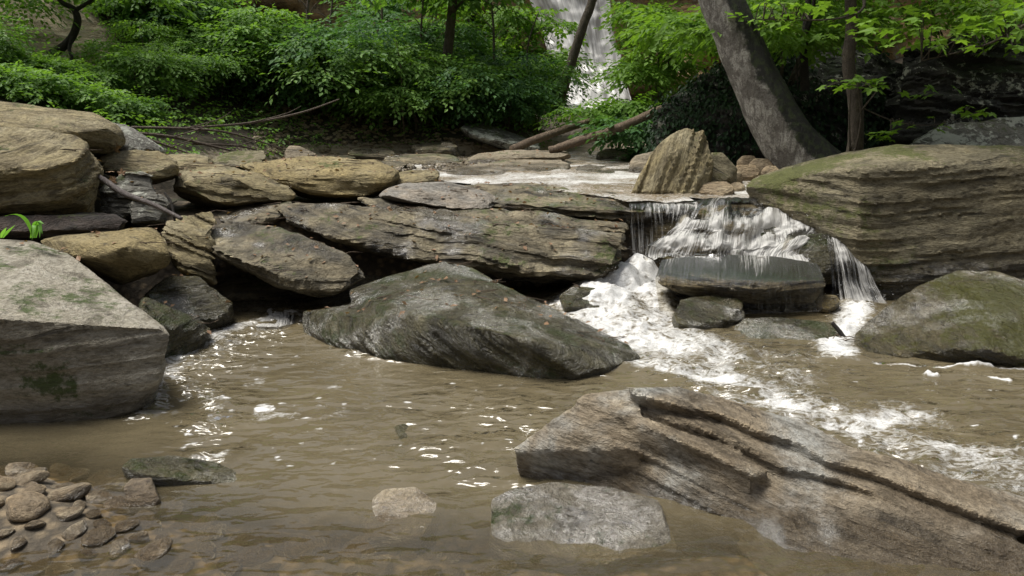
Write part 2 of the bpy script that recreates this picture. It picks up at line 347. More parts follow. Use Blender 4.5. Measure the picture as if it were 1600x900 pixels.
rock('angular_slab', 'angular tan slab with pale broken end resting behind the rounded boulder', [
    H([(-220, 150, 6.4), (0, 160, 6.4), (75, 172, 6.4), (145, 177, 6.45), (185, 197, 6.5), (200, 222, 6.4), (170, 236, 6.2), (100, 212, 5.95), (-220, 205, 5.9), (0, 200, 5.9), (148, 200, 6.05)], back=.7)], TAN, L=(.15, .1, 1), amp=.018, lump=.03, cat='boulder')
rock('rough_stone', 'rough crumbly grey stone sloping behind the angular slab', [
    H([(165, 190, 6.8), (192, 192, 6.8), (215, 205, 6.85), (260, 235, 6.8), (200, 240, 6.6), (170, 225, 6.6)], back=.4)], PALEB, L=(.6, 0, 1), amp=.05, lump=.06)
rock('low_stone', 'low tan stone with a shadowed notch behind the pale stick', [
    H([(158, 240, 6.4), (205, 234, 6.5), (245, 235, 6.55), (278, 250, 6.5), (280, 268, 6.35), (240, 278, 6.2), (158, 262, 6.15)], back=.5)], TAN, L=(.1, 0, 1), amp=.03)
rock('stepped_stone', 'grey stepped upright stone behind the pale stick', [
    H([(188, 270, 6.0), (238, 268, 6.05), (238, 305, 5.95), (190, 345, 5.85), (158, 345, 5.9), (160, 295, 5.95)], back=.4),
    H([(205, 303, 5.9), (250, 302, 5.95), (264, 312, 5.9), (262, 345, 5.8), (205, 348, 5.75)], back=.4)], PALEB, L=(.1, 0, 1), amp=.03, lump=.03)
rock('flat_stone', 'flat tan stone lying behind the dark-sided angular rock', [
    H([(255, 240, 7.6), (300, 237, 7.7), (335, 248, 7.6), (320, 262, 7.3), (262, 262, 7.2)], back=.5)], TAN, amp=.02)
rock('mossy_stone', 'small moss-topped stone by the dry branches', [
    H([(325, 246, 7.9), (360, 236, 8.0), (415, 235, 8.0), (426, 248, 7.8), (380, 262, 7.6), (330, 260, 7.6)], back=.4)], OLIVE, amp=.02)
rock('small_block', 'small buff block beyond the tan boulders by the bank', [
    H([(443, 240, 9.2), (450, 227, 9.3), (470, 228, 9.3), (498, 242, 9.2), (490, 250, 9.0), (445, 250, 9.0)], back=.3)], FAR, amp=.01, lump=.02)
rock('angular_rock', 'dark-sided angular rock with a brown top below the tan boulder', [
    H([(270, 270, 6.9), (300, 258, 7.0), (345, 257, 7.0), (400, 268, 6.9), (470, 297, 6.7), (455, 312, 6.5), (390, 318, 6.35), (320, 318, 6.3), (270, 300, 6.45), (300, 280, 6.35), (360, 283, 6.35)], back=.5)], TAN, L=(.2, -.1, 1), amp=.03, lump=.06)
rock('tan_boulder', 'smooth tan lens-shaped boulder on top of the layered ledge', [
    H([(370, 258, 7.3), (440, 245, 7.5), (520, 243, 7.5), (590, 250, 7.4), (622, 268, 7.2), (626, 288, 6.95), (570, 303, 6.75), (480, 300, 6.75), (410, 280, 6.85), (430, 265, 6.9), (520, 272, 6.75), (600, 275, 6.85)], back=.6)], TANB, L=(.1, -.1, 1), amp=.02, lump=.05, cat='boulder')
rock('brown_stone', 'small brown stone at the tail of the lens-shaped boulder', [
    H([(600, 275, 7.5), (640, 268, 7.6), (688, 266, 7.5), (686, 282, 7.3), (640, 288, 7.1), (600, 290, 7.1)], back=.4)], TAN, amp=.02)
rock('grey_slab', 'pale grey wet slab lying on the layered ledge', [
    H([(588, 302, 6.65), (630, 286, 6.9), (700, 284, 6.95), (750, 296, 6.85), (786, 309, 6.7), (772, 323, 6.5), (730, 327, 6.4), (660, 316, 6.4), (600, 308, 6.45)], back=.35)], SLATE, L=(.05, 0, 1), amp=.02, lump=.03)
rock('layered_ledge', 'long dark layered ledge slab sloping towards the cascade', [
    H([(430, 320, 6.35), (520, 318, 6.3), (640, 337, 6.1), (760, 352, 6.0), (980, 368, 6.0), (975, 415, 5.75), (940, 430, 5.7), (800, 424, 5.7), (660, 405, 5.72), (520, 372, 5.85), (440, 345, 6.1)], back=.7),
    H([(560, 310, 6.6), (640, 308, 6.7), (800, 330, 6.5), (985, 350, 6.35), (985, 385, 6.15), (760, 365, 6.1), (600, 335, 6.25)], back=.6)], LEDGE, L=(.13, -.18, 1), amp=.07, lump=.05, freq=13, cat='ledge')
rock('lip_ledge', 'brown layered ledge that the stream runs over at the lip of the cascade', [
    H([(640, 300, 7.1), (750, 288, 7.4), (830, 287, 7.5), (900, 300, 7.3), (1020, 312, 6.9), (1085, 318, 6.75), (1080, 327, 6.55), (990, 326, 6.5), (985, 347, 6.5), (880, 332, 6.45), (780, 322, 6.5)], back=.5)], LEDGE, L=(.06, -.05, 1), amp=.05, freq=14, cat='ledge')
rock('flat_slab', 'broad flat brown slab tilted over the dark hollow', [
    H([(302, 372, 5.55), (345, 346, 5.85), (400, 350, 5.85), (470, 368, 5.7), (545, 398, 5.5), (571, 425, 5.4), (560, 440, 5.3), (520, 455, 5.2), (440, 440, 5.15), (380, 415, 5.2), (320, 390, 5.35)], back=.5)], LEDGE, L=(.2, -.35, 1), amp=.035, lump=.05, cat='slab')
rock('knobbly_rock', 'knobbly brown rock wedged between the ochre stone and the flat slab', [
    H([(250, 362, 5.4), (285, 335, 5.6), (330, 332, 5.7), (338, 350, 5.6), (318, 372, 5.4), (300, 430, 5.15), (330, 440, 5.2), (285, 425, 5.2), (262, 385, 5.25)], back=.4)], TAN, L=(.5, .2, 1), amp=.06, lump=.08)
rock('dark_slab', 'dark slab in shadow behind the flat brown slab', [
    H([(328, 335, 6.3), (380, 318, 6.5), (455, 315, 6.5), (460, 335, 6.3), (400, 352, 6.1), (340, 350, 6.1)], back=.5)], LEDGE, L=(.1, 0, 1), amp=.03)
rock('green_dark_rock', 'dark green algae-covered rock deep in the hollow', [
    H([(218, 462, 4.85), (260, 435, 5.1), (310, 432, 5.15), (362, 475, 5.1), (350, 497, 4.95), (250, 500, 4.75)], back=.4, zb=-.2)], WET, amp=.02)
rock('low_wedge', 'low olive wedge rock where the side trickle enters the pool', [
    H([(215, 462, 4.5), (240, 468, 4.6), (325, 505, 4.75), (318, 518, 4.65), (255, 525, 4.4), (225, 510, 4.2)], back=.3, zb=-.25)], WET, L=(-.3, 0, 1), amp=.015)
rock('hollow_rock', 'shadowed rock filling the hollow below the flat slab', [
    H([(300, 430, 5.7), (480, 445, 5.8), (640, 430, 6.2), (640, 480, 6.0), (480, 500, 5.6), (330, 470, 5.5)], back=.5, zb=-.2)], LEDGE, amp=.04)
# -- middle
rock('wet_boulder', 'wet greenish diamond-shaped boulder in the middle of the pool', [
    H([(545, 452, 5.2), (692, 411, 5.45), (735, 418, 5.4), (1006, 556, 4.42), (560, 478, 4.85), (610, 488, 4.45), (700, 502, 4.2), (835, 532, 3.98), (900, 590, 3.98), (945, 579, 4.08), (760, 577, 4.14), (600, 557, 4.36)], back=.35, zb=-.3, bshrink=.95),
    H([(474, 486, 5.0), (565, 476, 4.95), (606, 500, 4.42), (600, 556, 4.36), (520, 532, 4.6), (480, 515, 4.85)], back=.3, zb=-.3, bshrink=.97, bback=.5),
    H([(900, 500, 4.9), (1012, 554, 4.46), (985, 566, 4.36), (880, 540, 4.3)], back=.2, zb=-.2)], WET, L=(.30, -.62, .8), amp=.02, lump=.012, freq=8, cat='boulder', chips=2, spots=[(560, 500, 4.7, .22, .12), (700, 540, 4.2, .3, .08)])
rock('foam_hump', 'small rounded stone almost buried in froth', [
    H([(872, 462, 5.5), (895, 446, 5.6), (930, 450, 5.6), (952, 470, 5.5), (940, 484, 5.35), (880, 480, 5.35)], back=.25, zb=-.1)], WET, amp=.01)
rock('cascade_slab', 'flat mossy slab in mid-cascade with water sheeting over its edge', [
    H([(1024, 424, 5.5), (1060, 407, 5.78), (1150, 401, 5.9), (1250, 407, 5.85), (1286, 428, 5.6), (1288, 440, 5.48), (1272, 472, 5.46), (1180, 474, 5.36), (1120, 462, 5.38), (1060, 455, 5.42), (1024, 440, 5.45), (1100, 438, 5.32), (1200, 444, 5.26)], back=.4)], LEDGE, L=(.04, -.08, 1), amp=.03, lump=.014, freq=14, cat='slab', chips=5)
rock('cascade_block', 'black wet block splitting the cascade below the lip', [
    H([(1238, 385, 6.0), (1250, 367, 6.1), (1295, 364, 6.1), (1312, 378, 6.05), (1308, 412, 5.9), (1285, 425, 5.85), (1240, 412, 5.9)], back=.3, zb=.1)], WET, amp=.02)
rock('cascade_stone', 'small dark stone poking through the white chute', [
    H([(1172, 368, 6.25), (1190, 350, 6.3), (1212, 352, 6.3), (1220, 372, 6.22), (1190, 382, 6.15)], back=.2, zb=.2)], WET, amp=.01)
rock('chute_bed', 'dark rock step under the white chute', [
    H([(990, 330, 6.75), (1100, 322, 6.75), (1235, 322, 6.75), (1300, 352, 6.4), (1300, 400, 6.15), (1080, 400, 6.15), (1090, 345, 6.5), (985, 400, 6.7)], back=.5, zb=.0)], LEDGE, amp=.03)
rock('dripping_rock', 'wet brown striped rock under the edge of the cascade slab', [
    H([(1045, 500, 5.05), (1065, 470, 5.25), (1110, 459, 5.35), (1160, 468, 5.3), (1168, 490, 5.15), (1120, 505, 5.0), (1050, 510, 4.98)], back=.3, zb=-.15)], WET, L=(.3, 0, 1), amp=.02)
rock('low_slab', 'low flat brown slab awash at the foot of the cascade', [
    H([(1142, 512, 5.0), (1160, 497, 5.15), (1230, 493, 5.2), (1300, 500, 5.1), (1314, 522, 4.9), (1282, 548, 4.66), (1235, 540, 4.68), (1150, 528, 4.8)], back=.25, zb=-.2)], WET, L=(0, -.1, 1), amp=.02, lump=.02, cat='slab')
rock('orange_cobble', 'small orange cobble beside the right-hand fall', [
    H([(1274, 470, 5.45), (1285, 459, 5.5), (1308, 460, 5.5), (1313, 472, 5.45), (1295, 483, 5.38), (1278, 480, 5.4)], back=.12, zb=0)], TANB, amp=.005, lump=.01, cat='cobble')
# -- right
rock('huge_boulder', 'huge olive boulder with a vertical corner ridge beside the cascade', [
    H([(1165, 292, 6.75), (1180, 275, 6.9), (1240, 262, 7.0), (1330, 236, 6.9), (1400, 226, 6.7), (1500, 227, 6.6), (1750, 232, 6.5), (1750, 450, 6.05), (1600, 446, 5.95), (1390, 448, 5.8), (1342, 390, 5.85), (1345, 262, 6.0), (1750, 262, 6.3), (1225, 330, 6.65), (1300, 370, 6.3)], back=.9, zb=-.3)], OLIVE, L=(-.05, -.12, 1), amp=.018, lump=.03, freq=15, cat='boulder', chips=6, spots=[(1250, 290, 6.7, .3, .14), (1310, 300, 6.3, .3, .12)])
rock('glistening_boulder', 'wet green boulder with glistening pale patches below the huge boulder', [
    H([(1338, 520, 4.75), (1370, 488, 4.95), (1430, 450, 5.1), (1500, 422, 5.2), (1555, 424, 5.15), (1750, 490, 4.8), (1750, 575, 4.2), (1600, 566, 4.25), (1530, 545, 4.22), (1500, 535, 4.3), (1400, 556, 4.4), (1365, 558, 4.45), (1340, 540, 4.6), (1560, 500, 4.45)], back=.4, zb=-.3)], WETG, L=(.25, -.2, 1), amp=.02, lump=.03, cat='boulder', chips=4, spots=[(1580, 500, 4.5, .35, .25)])
rock('upright_stone', 'pointed upright stone with vertical layers at the head of the cascade', [
    H([(985, 298, 7.1), (1000, 262, 7.2), (1030, 225, 7.3), (1068, 198, 7.4), (1102, 206, 7.4), (1098, 225, 7.3), (1118, 238, 7.3), (1110, 270, 7.15), (1095, 300, 7.0), (1050, 306, 6.9), (1050, 240, 7.1)], back=.35, zb=.5)], TAN, L=(.93, -.15, -.35), amp=.035, lump=.03, freq=12)
rock('mossy_wedge', 'moss-backed wedge stone leaning on the pointed upright stone', [
    H([(1095, 285, 7.4), (1105, 240, 7.6), (1130, 238, 7.6), (1155, 265, 7.6), (1140, 285, 7.4)], back=.3, zb=.5)], OLIVE, L=(.4, 0, 1), amp=.03)
rock('dark_cobble', 'dark rounded cobble at the foot of the pointed stone', [H([(1088, 300, 7.0), (1100, 284, 7.1), (1135, 282, 7.1), (1150, 295, 7.0), (1130, 306, 6.9)], back=.25, zb=.6)], PEB, amp=.005, lump=.02, cat='cobble')
rock('round_far_rock', 'rounded brown rock left of the pointed stone by the stream', [H([(980, 258, 9.5), (992, 244, 9.6), (1025, 234, 9.7), (1040, 250, 9.6), (1010, 268, 9.3), (985, 268, 9.3)], back=.4, zb=.5)], FAR, amp=.02, lump=.03)
for i, (x, y, Y, r_) in enumerate([(1140, 272, 7.9, 22), (1152, 290, 7.3, 14), (1165, 268, 8.2, 26), (1190, 256, 8.6, 22), (1168, 250, 9.0, 18), (1205, 265, 8.0, 16)]):
    rock('cobble', 'brown cobble piled between the pointed stone and the tree foot', [H([(x - r_, y, Y), (x - r_ * .5, y - r_ * .42, Y + .05), (x + r_ * .6, y - r_ * .4, Y + .06), (x + r_, y + 2, Y), (x + r_ * .4, y + r_ * .42, Y - .05), (x - r_ * .6, y + r_ * .4, Y - .05)], back=.2, zb=.62)], PEB, amp=.01, lump=.03, cat='cobble', group='cobbles at the tree foot')
# -- foreground
def plate(up, lo, dz, th, push=.03):               # a tread built station by station
    hs_ = []
    zt = lambda x: float(np.interp(x, [800, 990, 1215, 1480, 1650], [.28, .38, .25, .14, .07]))
    U = [PZ(x, y, zt(x) + dz) for x, y in up]; W = [PZ(x, y, zt(x) + dz - .012) for x, y in lo]
    for k in range(len(up) - 1):
        pts = [U[k], U[k + 1], W[k], W[k + 1]]; hs_.append(pts + [p + np.array([0, push, -th]) for p in pts])
    return hs_
FRONT1 = [(1000, 618), (1060, 633), (1128, 648), (1188, 675), (1239, 689), (1296, 719), (1370, 739), (1431, 766), (1520, 800), (1600, 830)]
rock('foreground_layered_rock', 'layered blue-grey rock with stepped ledges dipping into the foreground water', 
    plate([(985, 607), (1060, 605), (1130, 622), (1205, 645), (1262, 662), (1330, 699), (1414, 719), (1482, 746), (1583, 770), (1680, 800)], FRONT1, 0, .05) +
    plate([(x, y - 8) for x, y in FRONT1], [(960, 628), (1060, 658), (1128, 682), (1171, 702), (1222, 729), (1313, 749), (1364, 770), (1430, 800), (1500, 840), (1570, 870)], -.055, .05, .02) +
    plate([(900, 640), (1000, 650), (1080, 680), (1140, 700), (1200, 735)], [(900, 650), (1000, 668), (1062, 690), (1110, 708), (1175, 740)], -.10, .12, .0) +
    [H([(806, 703, 2.82), (838, 682, 2.88), (872, 650, 2.94), (918, 617, 2.98), (990, 608, 2.98), (1000, 640, 2.85), (1000, 700, 2.74), (870, 700, 2.80), (842, 745, 2.86)], back=.2, zb=-.3, bshrink=.9),
     H([(990, 640, 2.9), (1128, 690, 2.76), (1230, 738, 2.62), (1000, 765, 2.76), (890, 748, 2.83), (1200, 850, 2.42), (1040, 780, 2.70)], back=.15, zb=-.3, bback=.6),
     H([(1200, 735, 2.64), (1330, 772, 2.5), (1450, 815, 2.36), (1700, 880, 2.2), (1700, 980, 2.0), (1250, 960, 2.1), (1150, 850, 2.42)], back=.15, zb=-.3, bback=.6),
     H([(1200, 660, 2.95), (1400, 725, 2.78), (1580, 785, 2.58), (1650, 850, 2.35), (1300, 740, 2.66)], back=.1, zb=-.3)], FORE, L=(.42, .30, 1), amp=.008, lump=.016, freq=11, chips=4)
rock('pale_foreground_rock', 'smooth pale grey rock at the foot of the layered rock', [
    H([(765, 780, 2.6), (800, 763, 2.68), (870, 753, 2.72), (960, 762, 2.68), (1030, 782, 2.58), (1060, 850, 2.34), (900, 885, 2.24), (760, 845, 2.36)], back=.1, zb=-.3)], GREY, amp=.008, lump=.02)
def HZ(pts, **kw): return H([(x, y, PZ(x, y, z)[1]) for x, y, z in pts], **kw)
rock('half_sunk_slab', 'half-sunken dark-edged slab among the shallows', [
    HZ([(190, 728, .06), (205, 717, .06), (270, 712, .04), (335, 722, .015), (430, 762, -.03), (300, 746, .02), (240, 742, .05), (192, 742, .02)], back=.1, zb=-.2)], WET, L=(.1, 0, 1), amp=.006, lump=.006)
rock('square_cobble', 'squarish tan cobble in front of the half-sunken slab', [
    HZ([(192, 760, .05), (205, 747, .05), (238, 746, .05), (252, 772, .04), (242, 792, .0), (196, 792, .0)], back=.06, zb=-.15)], PEB, amp=.004, lump=.006, cat='cobble')
rock('pinkish_rock', 'pinkish brown rock on the pebbly shore', [
    H([(-60, 760, 2.65), (0, 745, 2.72), (50, 748, 2.72), (75, 772, 2.62), (90, 820, 2.45), (0, 850, 2.3), (-80, 830, 2.35)], back=.15, zb=-.15)], PEB, L=(.3, 0, 1), amp=.015, lump=.02)
rock('tilted_shore_stone', 'thin tilted tan stone behind the pinkish rock on the shore', [
    H([(10, 742, 2.8), (50, 730, 2.88), (62, 735, 2.86), (85, 775, 2.68), (70, 785, 2.62)], back=.06, zb=-.12)], PEB, L=(.8, 0, .6), amp=.01, lump=.01)
rock('submerged_rock', 'sunken rock just breaking the pool surface with ripples around it', [
    HZ([(610, 662, .008), (640, 655, -.004), (700, 682, -.03), (800, 725, -.06), (690, 725, -.04), (640, 712, -.004), (616, 685, .012)], back=.1, zb=-.3)], WET, amp=.008, lump=.01)
rock('sunken_shore_rock', 'rounded brown rock awash in the near shallows', [H([(560, 790, 2.6), (600, 764, 2.7), (650, 760, 2.72), (690, 790, 2.6), (660, 840, 2.4), (570, 840, 2.4)], back=.08, zb=-.2)], PEB, amp=.005, lump=.015)
# -- stream beyond
rock('long_bar_slab', 'long low buff slab with a shadowed underside on the gravel bar', [
    H([(716, 258, 10.6), (745, 240, 11.2), (800, 234, 11.5), (890, 236, 11.4), (897, 246, 11.0), (820, 247, 10.8), (760, 252, 10.6)], back=.5)], FAR, amp=.03, lump=.04, cat='slab')
rock('stream_slab', 'smooth buff slab lying in the stream in front of the long low slab', [
    H([(688, 268, 9.3), (720, 262, 9.8), (790, 250, 10.6), (880, 249, 10.7), (894, 258, 10.2), (885, 268, 9.6), (800, 275, 9.1), (700, 274, 9.1)], back=.5, zb=.6)], FAR, amp=.015, lump=.03, cat='slab')
rock('awash_slab', 'broad flat slab level with the stream near the pointed stone', [
    H([(895, 262, 10.1), (920, 256, 10.8), (985, 254, 11), (990, 272, 9.2), (900, 274, 9.2)], back=.4, zb=.6)], FAR, amp=.008, lump=.01, cat='slab')
rock('grey_bank_slab', 'big grey tilted slab at the foot of the wooded bank', [
    H([(716, 198, 12.6), (730, 192, 13.1), (760, 192, 13.2), (845, 225, 12.8), (850, 236, 12.3), (800, 232, 12.2), (722, 208, 12.3)], back=.8)], PALEB, L=(.4, -.3, 1), amp=.02, lump=.04, cat='slab')
rock('rear_bank_slab', 'mossy grey slab lying behind the big tilted slab', [
    H([(758, 192, 13.6), (790, 188, 13.8), (835, 208, 13.7), (838, 222, 13.4), (800, 220, 13.3)], back=.6)], PALEB, L=(.4, -.3, 1), amp=.02, lump=.04, cat='slab')
rock('square_stone', 'squarish buff stone on the gravel at the bank foot', [H([(684, 232, 12.1), (688, 222, 12.3), (708, 222, 12.3), (711, 230, 12.1), (700, 236, 11.9)], back=.25, zb=.6)], FAR, amp=.01, lump=.02)
for i, (x0, x1, y, Y) in enumerate([(540, 625, 238, 11.6), (600, 720, 246, 10.9), (470, 560, 246, 11.2), (560, 640, 256, 10.2), (640, 720, 228, 12.1), (930, 1040, 238, 12.2), (1000, 1070, 252, 10.4)]):
    rock('shelf_slab', 'thin brown bedrock slab lying along the far stream edge', [H([(x0, y, Y), (x0 + 12, y - 6, Y + .4), (x1 - 10, y - 5, Y + .45), (x1, y + 1, Y), (x1 - 20, y + 6, Y - .25), (x0 + 10, y + 6, Y - .25)], back=.3, zb=.6)], LEDGE, amp=.03, lump=.03, cat='slab', group='slabs along the far stream edge')
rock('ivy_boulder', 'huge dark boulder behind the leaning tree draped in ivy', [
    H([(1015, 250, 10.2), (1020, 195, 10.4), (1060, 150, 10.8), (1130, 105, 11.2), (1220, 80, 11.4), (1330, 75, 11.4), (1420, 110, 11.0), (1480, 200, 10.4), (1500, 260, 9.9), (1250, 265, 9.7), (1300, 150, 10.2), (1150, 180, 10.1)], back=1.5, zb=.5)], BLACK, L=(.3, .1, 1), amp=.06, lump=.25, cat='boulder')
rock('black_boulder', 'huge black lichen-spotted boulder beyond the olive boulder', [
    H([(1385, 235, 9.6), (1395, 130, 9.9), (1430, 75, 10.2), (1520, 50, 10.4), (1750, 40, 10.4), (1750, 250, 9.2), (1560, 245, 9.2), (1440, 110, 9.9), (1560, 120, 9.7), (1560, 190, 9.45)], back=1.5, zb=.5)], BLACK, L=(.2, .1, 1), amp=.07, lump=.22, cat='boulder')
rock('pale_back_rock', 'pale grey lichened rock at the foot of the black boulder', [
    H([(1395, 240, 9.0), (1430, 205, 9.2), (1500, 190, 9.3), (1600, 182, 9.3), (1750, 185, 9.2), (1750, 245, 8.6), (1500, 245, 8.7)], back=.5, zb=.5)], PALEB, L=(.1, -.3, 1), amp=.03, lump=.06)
print('ROCKS', SEED[0], sum(len(o.data.vertices) for o in C.objects if o.type == 'MESH'))

# ------------------------------------------------------------------ terrain
def pdist(xy, poly):
    d = np.full(len(xy), 1e9)
    for a, b in zip(poly[:-1], poly[1:]):
        a = np.array(a); b = np.array(b); ab = b - a; t = np.clip(((xy - a) @ ab) / (ab @ ab), 0, 1)
        d = np.minimum(d, np.hypot(*(xy - a - t[:, None] * ab).T))
    return d
def inside(xy, poly):
    r = np.zeros(len(xy), bool); x, y = xy.T; p = list(poly)
    for (x0, y0), (x1, y1) in zip(p, p[1:] + p[:1]):
        if y0 == y1: continue
        c = ((y0 > y) != (y1 > y)) & (x < (x1 - x0) * (y - y0) / (y1 - y0) + x0); r ^= c
    return r
LB = [(-4.5, 3.0), (-3.6, 5.2), (-3.5, 7.0), (-3.7, 9.0), (-3.2, 11.6), (-2.0, 12.3), (.6, 12.7), (1.0, 15), (.6, 20), (.2, 26)]
RB = [(6, 5.5), (3.3, 7.2), (2.9, 8.4), (2.3, 10.5), (2.0, 12.5), (2.6, 15), (3.6, 20), (4.0, 26)]
LBP = LB + [(-60, 60), (-60, 3.0)]; RBP = RB + [(60, 60), (60, 5.5)]
def ground(xy):
    x, y = xy[:, 0], xy[:, 1]; p3 = np.stack([x, y, 0 * x], 1)
    step = 5.9 + .25 * np.clip(x, -3, 3) * (x < 0)                     # the rock pile: pool bed up to upper stream bed
    z = -.38 + 1.0 * sstep(0, 1.1, y - step)
    z += .385 * np.exp(-(((x + 2.3) / 1.2) ** 2 + ((y - 2.75) / .5) ** 2)) * (1 - .55 * sstep(2.75, 2.2, y)) + .29 * sstep(2.85, 2.3, y)
    z += sstep(13, 24, y) * 1.0
    dl = np.where(inside(xy, LBP), pdist(xy, LB), 0); dr = np.where(inside(xy, RBP), pdist(xy, RB), 0)
    z += np.where(dl > 0, .30 * sstep(0, .5, dl) + .40 * dl, 0) * np.where(y < 6, sstep(2.5, 6, y) * .8 + .2, 1)
    z += np.where(dr > 0, .12 * sstep(0, .5, dr) + .04 * dr + .4 * np.maximum(dr - 4.5, 0), 0)
    z += .95 * np.maximum(-2.2 - y, 0) + 1.0 * np.exp(-(((x + 8.0) / 2.0) ** 2 + ((y - 12.6) / 1.5) ** 2))  # first term: unseen slope behind the camera, added to block low sky light
    z += fbm(p3 * .8, 4, 3) * .22 * sstep(0, 1.5, dl + dr) + fbm(p3 * 5, 3, 4) * .05
    return np.where(dl > 0, np.minimum(z, 2.75 + .06 * dl + .9 * np.exp(-(((x + 8.0) / 2.2) ** 2 + ((y - 12.6) / 1.8) ** 2))), z)
def terrain(name, xs, ys, mat, kindlabel):
    X, Yg = np.meshgrid(xs, ys); xy = np.stack([X.ravel(), Yg.ravel()], 1); z = ground(xy)
    me = npmesh(name, np.column_stack([xy, z]), grid_faces(len(xs), len(ys)))
    bare = np.exp(-(((xy[:, 0] + 7.6) / 1.9) ** 2 + ((xy[:, 1] - 11.4) / 1.6) ** 2)) * 1.1 + .75 * np.exp(-(((z - .8) / .3) ** 2)) * (xy[:, 1] > 9)
    attr(me, 'bare', bare)
    return tag(obj(name, me, mat), kind='structure')
fx = np.concatenate([np.linspace(-60, -9, 18)[:-1], np.linspace(-9, 7, 190), np.linspace(7, 60, 18)[1:]])
fy = np.concatenate([np.linspace(-30, 1.2, 10)[:-1], np.linspace(1.2, 18, 210), np.linspace(18, 60, 30)[1:]])
terrain('terrain', fx, fy, SOIL, None)
# a silty bed sheet under the pool, just above the terrain
xs = np.linspace(-5, 6, 150); ys = np.linspace(1.3, 7.2, 90); X, Yg = np.meshgrid(xs, ys); xy = np.stack([X.ravel(), Yg.ravel()], 1)
tag(obj('stream_bed', npmesh('stream_bed', np.column_stack([xy, ground(xy) + .02]), grid_faces(150, 90)), BED), kind='structure')

# cliff ring behind
def cliff():
    th = np.linspace(R(-75), R(75), 320); hz = np.linspace(-.5, 8.5, 90)
    T, Z = np.meshgrid(th, hz); T = T.ravel(); Z = Z.ravel()
    q = np.stack([T * 12, Z * 0, Z * .7], 1)
    lay = np.floor(Z * 1.5 + 1.1 * fbm(np.stack([T * 4, T * 0, T * 0], 1), 3, 8)); st = vn(np.stack([T * 5, lay * 7.7, lay * 0], 1), 5)
    rad = 25.5 - 2.2 * (vn(np.stack([T * 7, T * 0, Z * .12], 1), 7) - .3) - 1.3 * st + 1.6 * fbm(q * 1.5, 4, 6) - Z * .12
    rad -= 3.5 * sstep(R(12), R(40), np.abs(T - R(4)))
    v = np.stack([rad * np.sin(T), rad * np.cos(T) + .5, Z + .6], 1)
    me = npmesh('cliff', v, grid_faces(320, 90)); attr(me, 'lc', v, 'FLOAT_VECTOR')
    tag(obj('cliff', me, CLIFF), kind='structure')
cliff()

